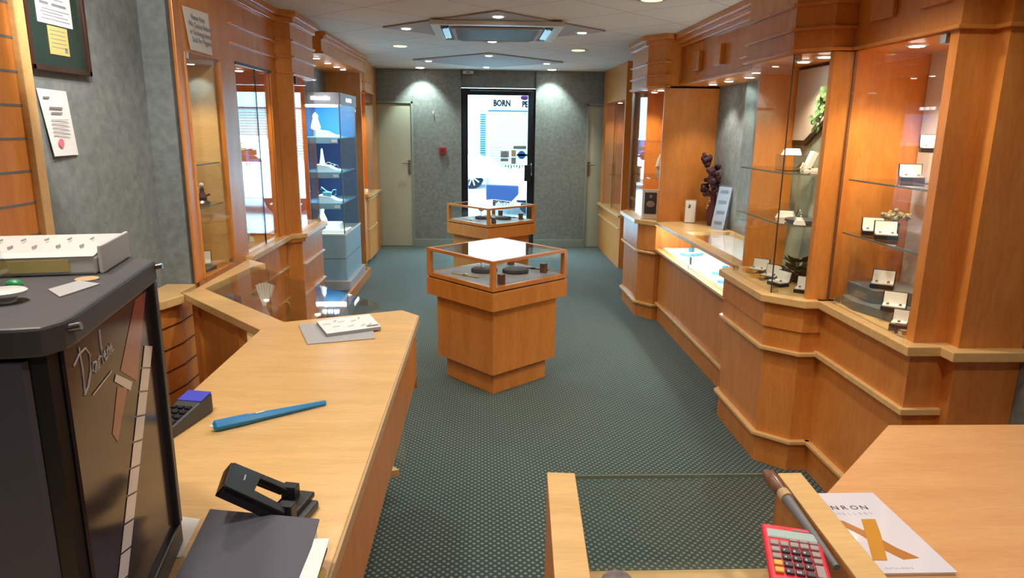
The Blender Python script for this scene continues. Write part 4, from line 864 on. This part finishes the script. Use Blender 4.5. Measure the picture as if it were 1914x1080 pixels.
for (cx, cy, wh) in ((.09, 4.33, 'nearer'), (.085, 6.99, 'farther')):
    zz = .70; dzz = .014
    for dx, dy, wq in ((-.08, .02, 'left'), (.12, .0, 'right')):
        simple('slate_disc', MB().lathe((cx+dx, cy+dy, zz), [(.07, 0), (.085, .006), (.083, .024), (.075, .028), (.001, .028)], 24, 1, .8), 'slate', '%s oval slate disc inside the %s plinth showcase' % (wq, wh), 'slate disc', 'slate discs in the plinths', smooth=True)
    simple('crystal_glass', MB().lathe((cx-.10, cy+.02, zz+.028), [(.022, 0), (.022, .003), (.004, .008), (.004, .045), (.028, .06), (.032, .09), (.028, .09), (.024, .065)], 18), 'chrome', 'small crystal goblet on a slate in the %s plinth showcase' % wh, 'goblet', smooth=True)
    for dx, dy, a in ((-.20, -.10, -40), (.24, .12, -30)):
        w_ = thing('wrist_watch', '%s watch laid flat inside the %s plinth showcase' % ('left' if dx < 0 else 'right', wh), 'watch', (cx+dx, cy+dy, zz), R(a), 'watches in the plinths')
        obj('strap', MB().box(-.11, .11, -.009, .009, 0, .006), 'goldpaint' if dx < 0 else 'brownbox', w_, local=True, bevel=.002); obj('case', MB().lathe((0, 0, 0), [(.018, 0), (.018, .01), (.001, .012)], 18), 'gold' if dx < 0 else 'black', w_, local=True, smooth=True)
    for dx, dy, wq in ((.02, -.34, 'front'), (.30, .0, 'right'), (.10, .26, 'back')):
        simple('brown_block', MB().cbox((cx+dx, cy+dy, zz+.03), (.035, .035, .06), Matrix.Rotation(R(41), 4, 'Z')), 'handlewood', 'brown wooden block in the %s corner of the %s plinth showcase' % (wq, wh), 'wooden block', 'wooden blocks in the plinths', bevel=.002)

# ------------------------------------------------------------ right worktop and the little glass counter case
wt = thing('work_counter', 'beech worktop in the lower right corner with a diagonal front', 'counter', (1.3, 1.0, 0))
pw = [(1.06, 1.635), (1.925, 1.63), (1.925, .30), (.655, .30), (.655, 1.222)]
obj('worktop', MB().prism(pw, .822, .857), 'toppinklit', wt, bevel=.003)
obj('base_cabinet', MB().prism([(1.07, 1.60), (1.92, 1.60), (1.92, .32), (.67, .32), (.67, 1.20)], 0, .822), 'veneer', wt)
gc = thing('glass_counter_case', 'glass topped counter case with two thick beech side walls at the bottom edge', 'display counter', (.37, .9, 0))
sl_, sr_ = [(.129, 1.253), (.184, 1.248), (.130, .30), (.075, .30)], [(.591, 1.24), (.639, 1.241), (.595, .30), (.545, .30)]
obj('side_wall', MB().prism(sl_, .0, .93), 'veneer', gc, bevel=.002); obj('side_wall', MB().prism(sr_, 0, .93), 'veneer', gc, bevel=.002)
obj('side_cap', MB().prism(sl_, .93, .934), 'top', gc, bevel=.0015); obj('side_cap', MB().prism(sr_, .93, .934), 'top', gc, bevel=.0015)
obj('glass_top', MB().prism([(.184, 1.248), (.591, 1.24), (.545, .30), (.132, .30)], .924, .932), 'glass', gc)
obj('glass_edge', MB().box(.186, .589, 1.2405, 1.2435, .9245, .9315), 'edge', gc, label='pale polished glass edge')
obj('glass_front', MB().box(.184, .591, 1.228, 1.234, .70, .924), 'glass', gc)
obj('front_rail', MB().box(.18, .592, 1.20, 1.24, .70, .717), 'top', gc); obj('front_panel', MB().box(.18, .592, 1.215, 1.235, 0, .70), 'veneer', gc)
# calculator
ca = thing('calculator', 'red desk calculator with grey keys lying on the glass case', 'calculator', (.4965, .948, .9345), R(-10)); ca.rotation_euler = (0, 0, R(-17)); ca.scale = (1.10, 1.06, 1)
W, H_ = .082, .165
obj('body', MB().prism([(-W/2, -H_/2), (W/2, -H_/2), (W/2, H_/2), (-W/2, H_/2)], 0, .012), 'red', ca, local=True, bevel=.004)
obj('screen_frame', MB().box(-W/2+.006, W/2-.006, .042, .066, .012, .0132), 'lightgrey', ca, local=True, bevel=.0005); obj('screen', MB().box(-W/2+.008, W/2-.008, .044, .064, .0132, .0138), 'lcd', ca, local=True)
obj('badge', MB().box(.002, .026, .070, .074, .012, .0126), 'ink', ca, local=True)
dgt = {(1, 1): '7', (2, 1): '8', (3, 1): '9', (1, 2): '4', (2, 2): '5', (3, 2): '6', (1, 3): '1', (2, 3): '2', (3, 3): '3', (1, 4): '0', (2, 4): '00', (3, 4): '.'}
for r0 in range(7):
    for c0 in range(5):
        x_ = -W/2+.0135+c0*.0138; y_ = .030-(r0-1)*.0165
        if r0 == 0 and c0 < 2: continue
        if r0 == 6: continue
        kx = (c0, r0-1)
        mm = 'darkkey' if (1 <= c0 <= 3 and r0 >= 2) else ('yellowkey' if c0 == 0 and r0 >= 4 else 'key')
        if r0 == 0: y_ = .0375
        if r0 >= 1: y_ = .0245-(r0-1)*.0175
        tall = (c0 == 4 and r0 == 4)
        if c0 == 4 and r0 == 5: continue
        ko = obj('key', MB().box(x_-.0058, x_+.0058, y_-(.0225 if tall else (.0035 if r0 == 0 else .0058)), y_+(.0035 if r0 == 0 else .0058), .012, .0165), mm, ca, local=True, bevel=.0012)
        s_ = dgt.get((c0, r0-1))
        if s_:
            cu = text(s_, .007, (0, 0, 0), (1, 0, 0), (0, 1, 0), 'white', 'digit', None)
            cu.parent = ko; cu.location = (x_-.0025, y_-.0025, .0166)
# ring mandrel
mn = thing('ring_mandrel', 'tapered grey metal ring mandrel with brown wooden handle beside the calculator', 'ring mandrel', (.56, 1.06, .95))
obj('handle', MB().tube([(.556, 1.218, .947), (.5565, 1.20, .949), (.557, 1.17, .9485), (.5575, 1.15, .947), (.558, 1.14, .947)], [.007, .013, .0145, .012, .010], 14), 'handlewood', mn, smooth=True)
obj('ferrule', MB().tube([(.558, 1.141, .947), (.5575, 1.12, .946)], [.0115, .012], 14), 'tan', mn, smooth=True)
obj('shaft', MB().tube([(.5575, 1.12, .946), (.551, .925, .941)], [.0095, .0055], 14), 'midgrey', mn, smooth=True)
pu = MB().ball((.20, .893, .9335+.013), .022, 12, 1.1, .9, .62); simple('crumpled_pouch', pu, 'stone', 'small grey brown crumpled pouch at the bottom edge of the glass case', 'pouch', smooth=True)
# magazine
mg = thing('catalogue', 'glossy white jewellery catalogue with a golden ribbon cross on the right worktop', 'catalogue', (.735, 1.15, .857), 0)
obj('pages', MB().box(-.075, .082, -.133, .130, 0, .006), 'paper', mg, local=True)
cv = obj('cover', MB().box(-.077, .084, -.135, .132, .006, .0075), 'magcover', mg, local=True, bevel=.0006)
for s_, sz, x_, y_, m_ in (('ANRON', .021, -.047, .074, 'inkdark'), ('JEWELLERY', .0115, -.052, .052, 'inklight'), ('CATALOGUE', .006, -.034, -.122, 'inklight')):
    for k, chh in enumerate(s_):
        cu = text(chh, sz, (0, 0, 0), (1, 0, 0), (0, 1, 0), m_, 'lettering', None, depth=.0003); cu.parent = cv; cu.location = (x_+k*sz*.95, y_, .0076)
rb = MB().prism([(.004, .031), (.032, .031), (.014, -.02), (-.020, -.100), (-.046, -.099), (-.015, -.02)], .0076, .0082)
obj('ribbon_print', rb, 'goldpaint', cv, local=True, label='golden upright ribbon stroke')
obj('ribbon_print', MB().prism([(-.060, .034), (-.034, .026), (-.002, -.02), (.018, -.062), (.042, -.094), (.010, -.098), (-.008, -.07), (-.026, -.02)], .0076, .0079), 'orangeprint', cv, local=True, label='tan slanting ribbon stroke')

# ------------------------------------------------------------ things on the left counter
# blue tapered stick
mn = thing('ring_sizing_stick', 'blue plastic tapered stick lying across the left counter', 'ring stick', (-.55, 1.70, .87))
a0, a1 = Vector((-.668, 1.618, .872)), Vector((-.428, 1.785, .865)); 
obj('shaft', MB().tube([a0.lerp(a1, .28), a0.lerp(a1, 1)], [.0125, .0065], 6), 'bluepl', mn)
obj('handle', MB().tube([a0.lerp(a1, .0), a0.lerp(a1, .02), a0.lerp(a1, .30)], [.007, .0145, .0145], 6), 'bluepl', mn, bevel=.0015)
obj('tip', MB().tube([a0.lerp(a1, -.025), a0.lerp(a1, .005)], [.003, .006], 8), 'white', mn); obj('clip_mark', MB().cbox(a0.lerp(a1, .40)+Vector((0, 0, .0115)), (.022, .004, .001), Matrix.Rotation(R(35), 4, 'Z')), 'white', mn)
# card reader
cr = thing('card_reader', 'dark card reader with blue screen at the left counter edge', 'card reader', (-.765, 1.67, .857), R(-10))
obj('body', MB().xsec([(-.085, 0), (.085, 0), (.085, .055), (-.085, .028)], -.035, .035, 'x'), 'darkgrey', cr, local=True, bevel=.006); obj('screen', MB().xsec([(.035, .0475), (.083, .0553), (.083, .0568), (.035, .049)], -.033, .033, 'x'), 'bluelight', cr, local=True)
cr.rotation_euler = (0, 0, R(-12))
kp = MB()
for i in range(3):
    for j in range(4): kp.cbox((-.02+i*.02, -.065+j*.022, .034+j*.0035), (.014, .014, .004))
obj('keypad', kp, 'black', cr, local=True)
# brochures on slate mat
mt_ = simple('counter_mat', MB().prism([(-.702, 2.565), (-.61, 2.325), (-.385, 2.393), (-.445, 2.655)], .857, .862), 'lightgrey', 'thin grey mat under the brochure on the left counter', 'mat', bevel=.002)
br = thing('brochure', 'white brochure with grey sketches lying on the grey counter mat', 'brochure', (-.50, 2.53, .862))
pb = [(-.633, 2.565), (-.45, 2.668), (-.379, 2.494), (-.558, 2.40)]; cb = [( -.63, 2.56), (-.452, 2.66), (-.383, 2.496), (-.556, 2.407)]
obj('pages', MB().prism(pb, .862, .874), 'stonegrey', br); c = obj('cover', MB().prism(pb, .874, .8755), 'paper', br)
l = MB()
for k, (u, v) in enumerate(((.12, .35), (.25, .6), (.4, .3), (.5, .7), (.62, .35), (.72, .75), (.85, .75), (.3, .2), (.75, .2))):
    A_, B_, C_, D_ = [Vector(q_) for q_ in pb]; p_ = A_.lerp(B_, u).lerp(D_.lerp(C_, u), v); l.cbox((p_.x, p_.y, .8759), (.028, .007, .0006), Matrix.Rotation(R(25+k*9), 4, 'Z'))
obj('sketches', l, 'inklight', c); p_ = Vector(pb[2]).lerp(Vector(pb[3]), .15).lerp(Vector(pb[1]), .12); obj('logo_block', MB().cbox((p_.x, p_.y, .8762), (.045, .018, .0008), Matrix.Rotation(R(28), 4, 'Z')), 'stickergrey', c)
# binder, papers, hole punch
bd = thing('ring_binder', 'black ring binder lying at the lower left of the counter', 'binder', (-.42, 1.05, .86))
bt_ = [(-.503, 1.172), (-.294, 1.134), (-.288, 1.05), (-.288, .70), (-.448, .70)]
obj('cover', MB().prism(bt_, .905, .909), 'bindercloth', bd, bevel=.001); obj('pages', MB().prism([(-.497, 1.165), (-.298, 1.128), (-.294, 1.05), (-.294, .71), (-.444, .71)], .861, .905), 'paper', bd); obj('back_cover', MB().prism(bt_, .8575, .861), 'black', bd)
obj('spine', MB().tube([(-.290, 1.08, .883), (-.286, .70, .883)], .021, 12), 'black', bd)
obj('label_tab', MB().cbox((-.274, .975, .906), (.028, .20, .002), Matrix.Rotation(R(2), 4, 'Z')), 'paper', bd, label='white printed paper tab')
simple('loose_paper', MB().prism([(-.60, 1.235), (-.545, 1.222), (-.53, 1.10), (-.60, 1.09)], .857, .8582), 'paper', 'white paper sheet peeping out left of the black binder', 'paper')
hp = thing('hole_punch', 'black two hole punch with open lever resting at the top of the binder', 'hole punch', (-.42, 1.22, .857), R(0))
# lever: plate with a triangular opening, raised towards the camera
A0, B0, C0, D0_ = Vector((-.453, 1.112, .985)), Vector((-.470, 1.200, .985)), Vector((-.387, 1.262, .902)), Vector((-.366, 1.158, .902))
LN = (D0_-A0).cross(B0-A0).normalized()
def lp(u, v, w_=0): # u along the lever, v across
    return (A0.lerp(D0_, u)).lerp(B0.lerp(C0, u), v)+LN*w_
def lpoly(pts, t0, t1):
    n = len(pts); return MB().add([lp(u, v, t0) for u, v in pts]+[lp(u, v, t1) for u, v in pts], [list(range(n))[::-1], list(range(n, 2*n))]+[[i, (i+1) % n, n+(i+1) % n, n+i] for i in range(n)])
lev = MB()
for P_ in ([(.0, .08), (.0, .92), (.04, 1), (.58, 1), (.50, .80), (.46, .30), (.55, .0), (.04, 0)], [(.58, 1), (1, 1), (1, .78), (.74, .80), (.50, .80)], [(.55, 0), (.46, .30), (1, .22), (1, 0)]):
    q_ = lpoly(P_, -.006, .006); lev.add(q_.v, q_.f)
for P_ in ([(.0, .0), (1, 0), (1, .04), (0, .04)], [(0, .96), (1, .96), (1, 1), (0, 1)], [(0, 0), (.035, 0), (.035, 1), (0, 1)]):
    q_ = lpoly(P_, -.020, .004); lev.add(q_.v, q_.f)
obj('lever', lev, 'black', hp, bevel=.0015)
obj('lever_mark', lpoly([(.25, .48), (.27, .48), (.27, .70), (.25, .70)], .006, .0065), 'lightgrey', hp)
HR = Matrix.Rotation(R(-12), 4, 'Z')
obj('base_tray', MB().cbox((-.368, 1.205, .866), (.062, .125, .018), HR), 'darkgrey', hp, bevel=.005, label='grey plastic base tray')
obj('base', MB().cbox((-.375, 1.22, .880), (.055, .12, .012), HR), 'black', hp, bevel=.003)
obj('punch_block', MB().cbox((-.378, 1.252, .895), (.03, .022, .035), HR), 'blackmetal', hp, bevel=.002)
obj('punch_block', MB().cbox((-.366, 1.182, .895), (.03, .022, .035), HR), 'blackmetal', hp, bevel=.002)

# ------------------------------------------------------------ black watch display stand
sd = thing('watch_display_stand', 'tall black counter display stand with a glossy watch advert on its side', 'display stand', (-.62, .95, .857))
f0 = Vector((-.478, .779)); dv = Vector((-.068, .371)).normalized(); nv = Vector((dv.y, -dv.x)); Ls = .377
def fp(s, o=0): p = f0+dv*s+nv*o; return (p.x, p.y)
far_l, near_l = (-.92, 1.13), (-.92, .70)
obj('top_slab', MB().prism([(-.92, .712), (-.515, .745), (-.488, .752), fp(.0), fp(.02, .003), fp(Ls, .003), (-.64, 1.205), (-.92, 1.20)], 1.345, 1.38), 'slab', sd, bevel=.004)
obj('body', MB().prism([(-.92, .73), (-.520, .765), (-.50, .775), fp(.015, -.012), fp(Ls-.02, -.012), (-.66, 1.16), (-.92, 1.16)], .90, 1.345), 'standblack', sd)
obj('base', MB().prism([(-.92, .71), (-.51, .75), fp(-.0), fp(Ls, 0), (-.66, 1.2), (-.92, 1.2)], .857, .90), 'standblack', sd, bevel=.003)
obj('advert_panel', MB().prism([fp(.01, -.012), fp(Ls-.018, -.012), fp(Ls-.018, -.008), fp(.01, -.008)], .90, 1.345), 'printblack', sd, label='glossy dark advert panel')
ad = kids(sd)[-1]
for c_ in kids(sd):
    if c_.name.startswith('advert_panel'): ad = c_
obj('end_post', MB().prism([fp(Ls-.018, -.016), fp(Ls, -.016), fp(Ls, .002), fp(Ls-.018, .002)], .90, 1.345), 'darkgrey', sd, bevel=.002)
obj('front_panel', MB().prism([(-.92, .716), (-.514, .752), (-.514, .764), (-.92, .735)], .905, 1.338), 'bindercloth', sd, label='dark grey recessed front panel')
for s in (.01, Ls-.004): obj('stud', MB().tube([fp(s, -.004)+(1.368,), fp(s, .014)+(1.371,)], .005, 10), 'steel', sd, smooth=True)
X3 = (dv.x, dv.y, 0)
def fpoly(pts, o): # polygon in panel coordinates (s, z), with thickness
    A_ = [Vector(fp(s, -.008+o)+(z,)) for s, z in pts]; B_ = [Vector(fp(s, -.0078+o)+(z,)) for s, z in pts]; n = len(pts)
    return MB().add(A_+B_, [list(range(n))[::-1], list(range(n, 2*n))]+[[i, (i+1) % n, n+(i+1) % n, n+i] for i in range(n)])
o_ = fp(.045, -.0075)
# script style lettering "Darlene" drawn as pen strokes
def stroke(pts, r=.0022): return MB().tube([Vector(fp(s, -.0076)+(z,)) for s, z in pts], r, 6)
D0, Z0 = .040, 1.272
def S_(*p, r=.0015): 
    return stroke([(D0+a*.12, Z0+b*.062) for a, b in p], r)
mbs = MB()
for sset in ([(.10, .98), (.12, .5), (.10, .0)], [(-.08, .70), (.08, .84), (.26, .86), (.36, .66), (.32, .32), (.2, .08), (.08, -.02)],
             [(.50, .42), (.42, .44), (.38, .30), (.44, .2), (.50, .42), (.52, .2)], [(.56, .44), (.57, .22)], [(.57, .40), (.62, .46), (.65, .43)],
             [(.70, 1.0), (.69, .6), (.70, .24)], [(.74, .34), (.80, .40), (.78, .48), (.74, .38), (.77, .26), (.83, .30)],
             [(.85, .48), (.86, .28)], [(.86, .42), (.90, .50), (.93, .44), (.93, .30)], [(.96, .38), (1.01, .44), (.99, .52), (.96, .42), (.99, .31), (1.05, .36)]):
    s_ = S_(*sset); mbs.add(s_.v, s_.f)
obj('script_lettering', mbs, 'silverprint', ad, label='white handwritten name Darlene')
obj('tagline', fpoly([(.075, 1.262), (.150, 1.268), (.150, 1.266), (.075, 1.260)], .001), 'silverprint', ad)
obj('strap_print', fpoly([(.285, 1.335), (.345, 1.335), (.25, 1.215), (.185, 1.255)], .0004), 'strapbrown', ad, label='printed brown watch strap')
obj('buckle_print', fpoly([(.155, 1.25), (.165, 1.257), (.228, 1.222), (.215, 1.213)], .0008), 'silverprint', ad, label='printed silver buckle')
obj('strap_print', fpoly([(.165, 1.238), (.205, 1.222), (.14, 1.165), (.125, 1.185)], .0004), 'strapbrown', ad, label='printed brown strap end')
0 and obj('sand_print', fpoly([(.35, 1.26), (.26, 1.235), (.055, 1.185), (.065, 1.06), (.10, 1.04), (.35, 1.07)], .0002), 'orangeprint', ad, label='printed tan background')
for k in range(11):
    s0 = .305-k*.026; z0 = 1.255-k*.030
    obj('bracelet_link_print', fpoly([(s0, z0), (s0+.040, z0-.014), (s0+.016, z0-.042), (s0-.024, z0-.028)], .0009), 'silverprint', ad)
# things on the stand
og = thing('bead_organiser', 'clear plastic compartment box on the black stand', 'storage box', (-.68, 1.09, 1.38), R(-9))
og.rotation_euler = (0, 0, R(12))
obj('tray', MB().box(-.12, .09, -.075, .075, 0, .028), 'frost', og, local=True, bevel=.004); obj('insert_card', MB().box(-.075, .055, -.0775, -.0755, .006, .024), 'yellowpaper', og, local=True, label='cream card strip inside the front')
lid = obj('lid', MB().xsec([(-.078, .028), (.078, .028), (.078, .040), (-.06, .033)], -.12, .09, 'x'), 'frost', og, local=True, bevel=.003)
dd = MB()
for i in range(6):
    for j in range(2): obj('latch', MB().box(-.10+i*.032, -.0985+i*.032, -.04+j*.05, -.024+j*.05, .0355+j*.004, .0395+j*.003), 'lightgrey', og, local=True)

obj('hinge_flap', MB().box(.092, .098, -.07, .078, 0, .043), 'frost', og, local=True, bevel=.002)
simple('green_cap', MB().ball((-.628, .93, 1.388), .009, 8, 1.3, 1, .8), 'greenpl', 'small green plastic cap on the black stand', 'cap', smooth=True)
simple('round_lid', MB().lathe((-.60, .868, 1.38), [(.012, 0), (.014, .008), (.024, .010), (.025, .014), (.022, .016), (.001, .016)], 22), 'frost', 'round frosted lid at the near edge of the black stand', 'lid', smooth=True)
simple('grey_card', MB().prism([(-.585, .93), (-.545, .888), (-.535, .965), (-.575, .985)], 1.380, 1.382), 'lightgrey', 'grey plastic card lying on the black stand', 'card')
simple('wooden_token', MB().lathe((-.572, 1.0, 1.38), [(.015, 0), (.016, .001), (.015, .002), (.001, .002)], 18), 'tan', 'thin round wooden token beside the organiser', 'token')
ah = MB().xsec([(-.0015, 0), (.0015, 0), (-.035, .13), (-.038, .13)], -.04, .04, 'y'); ah.v = [v+Vector((-.655, .93, 1.38)) for v in ah.v]
simple('acrylic_stand', ah, 'acrylic', 'clear leaning acrylic stand at the left edge on the black stand', 'acrylic stand')
simple('black_case', MB().cbox((-.665, .885, 1.422), (.06, .05, .084), Matrix.Rotation(R(12), 4, 'Z')), 'black', 'small black case at the far left on the black stand', 'case', bevel=.005)
simple('clear_jar', MB().lathe((-.642, .885+.0, 1.38), [(.001, 0)]+[(.009, 0), (.009, .03), (.007, .03), (.007, .002)], 14), 'frost', 'small frosted tube standing beside the black case', 'tube', smooth=True)

# ------------------------------------------------------------ the street outside the door
struct('floor_street', MB().box(-14, 14, FAR+.25, 21, -.12, -.02), 'tarmac')
fb = thing('shop_front', 'white shop front across the street with BORN sign and shutter', 'building', (.5, 21.5, -.02))
obj('wall', MB().box(-9, 9, 21.1, 21.4, -.02, 6.5), 'facade', fb)
obj('sign_board', MB().box(-.2, 6, 21.02, 21.1, 2.12, 2.62), 'facade', fb)
text('BORN', .25, (.30, 21.01, 2.235), (1, 0, 0), (0, 0, 1), 'letter', 'lettering', fb, depth=.01, font_x=.74, bold=.012)
text('PE', .235, (1.15, 21.01, 2.215), (1, 0, 0), (0, 0, 1), 'letter', 'lettering', fb, depth=.01, font_x=.74, bold=.012)
obj('emblem', MB().tube([(.10, 21.01, 2.47), (.12, 21.01, 2.42), (.15, 21.01, 2.39), (.18, 21.01, 2.42), (.20, 21.01, 2.47)], .008, 6).tube([(.15, 21.01, 2.39), (.15, 21.01, 2.30)], .008, 6), 'stickergrey', fb, label='small horn shaped mark')
m_ = MB().ball((0, 0, 0), .1, 12, 1.2, .2, .7); m_.v = [v+Vector((1.22, 21.0, 2.48)) for v in m_.v]; obj('emblem', m_, 'purple', fb, label='purple animal shaped mark')
obj('sign_underline', MB().box(.15, 6, 21.03, 21.1, 2.08, 2.12), 'teal', fb)
sh = MB()
for k in range(26): sh.box(.16, 6, 21.06, 21.09, .02+k*.078, .078+k*.078)
obj('shutter', sh, 'shutter', fb)
gr = MB()
for k in range(22): gr.box(-.08, .08, 21.03, 21.09, .60+k*.065, .635+k*.065)
obj('grille', gr, 'teal', fb); obj('pilaster', MB().box(-.10, .12, 21.06, 21.10, .4, 2.06), 'shutter', fb); obj('window', MB().box(-.75, -.42, 21.05, 21.1, 1.2, 1.75), 'stickergrey', fb)
def car(name, lab, x0, yc, L, body, wheelx, flip=1, low='carwhite', h=1.4, wr=.33):
    t = thing(name, lab, 'car', (x0+flip*L/2, yc, -.02)); F = flip
    pr = [(0, .30), (0, .62), (.12, .80), (1.0, .95), (1.55, h), (L-1.2, h+.02), (L-.25, .95), (L, .85), (L, .30)]
    pr = [(x0+F*a, b-.02) for a, b in pr]
    obj('body', MB().xsec(pr, yc-.8, yc+.8, 'y'), body, t, bevel=.04, smooth=True)
    wn = [(1.12, .97), (1.6, h-.05), (L-1.3, h-.03), (L-.55, .97)]; wn = [(x0+F*a, b-.02) for a, b in wn]
    obj('side_window', MB().xsec(wn, yc-.806, yc-.80, 'y'), 'carglass', t)
    bp = [(-.06, .26), (-.06, .60), (.55, .58), (.55, .42), (.40, .26)]; bp = [(x0+F*a, b-.02) for a, b in bp]
    obj('bumper', MB().xsec(bp, yc-.84, yc+.84, 'y'), low, t, bevel=.02)
    for wx in wheelx:
        for s in (-1, 1):
            wh = MB().lathe((0, 0, 0), [(.16, 0), (wr, 0), (wr, .2), (.16, .2)], 28); wh.v = [Vector((x0+F*wx+v.x, yc+s*.66-.1+v.z, wr-.02+v.y)) for v in wh.v]
            w_ = obj('wheel', wh, 'tyre', t, smooth=True)
            sp_ = MB()
            for k in range(10): a = k*math.pi/5; sp_.tube([(x0+F*wx, yc+s*.76, wr-.02), (x0+F*wx+.24*math.cos(a), yc+s*.77, wr-.02+.24*math.sin(a))], .018, 6)
            obj('spokes', sp_, 'lightgrey', w_)
    return t
car('white_car', 'white car parked in the street, seen through the left of the door', .42, 18.9+.8, 4.2, 'carwhite', (.72, 3.4), -1)
car('white_car', 'white car with dark blue bumper right outside the shop door', .12, 13.8, 4.3, 'carwhite', (.85, 3.5), 1, low='carblue', h=1.42)
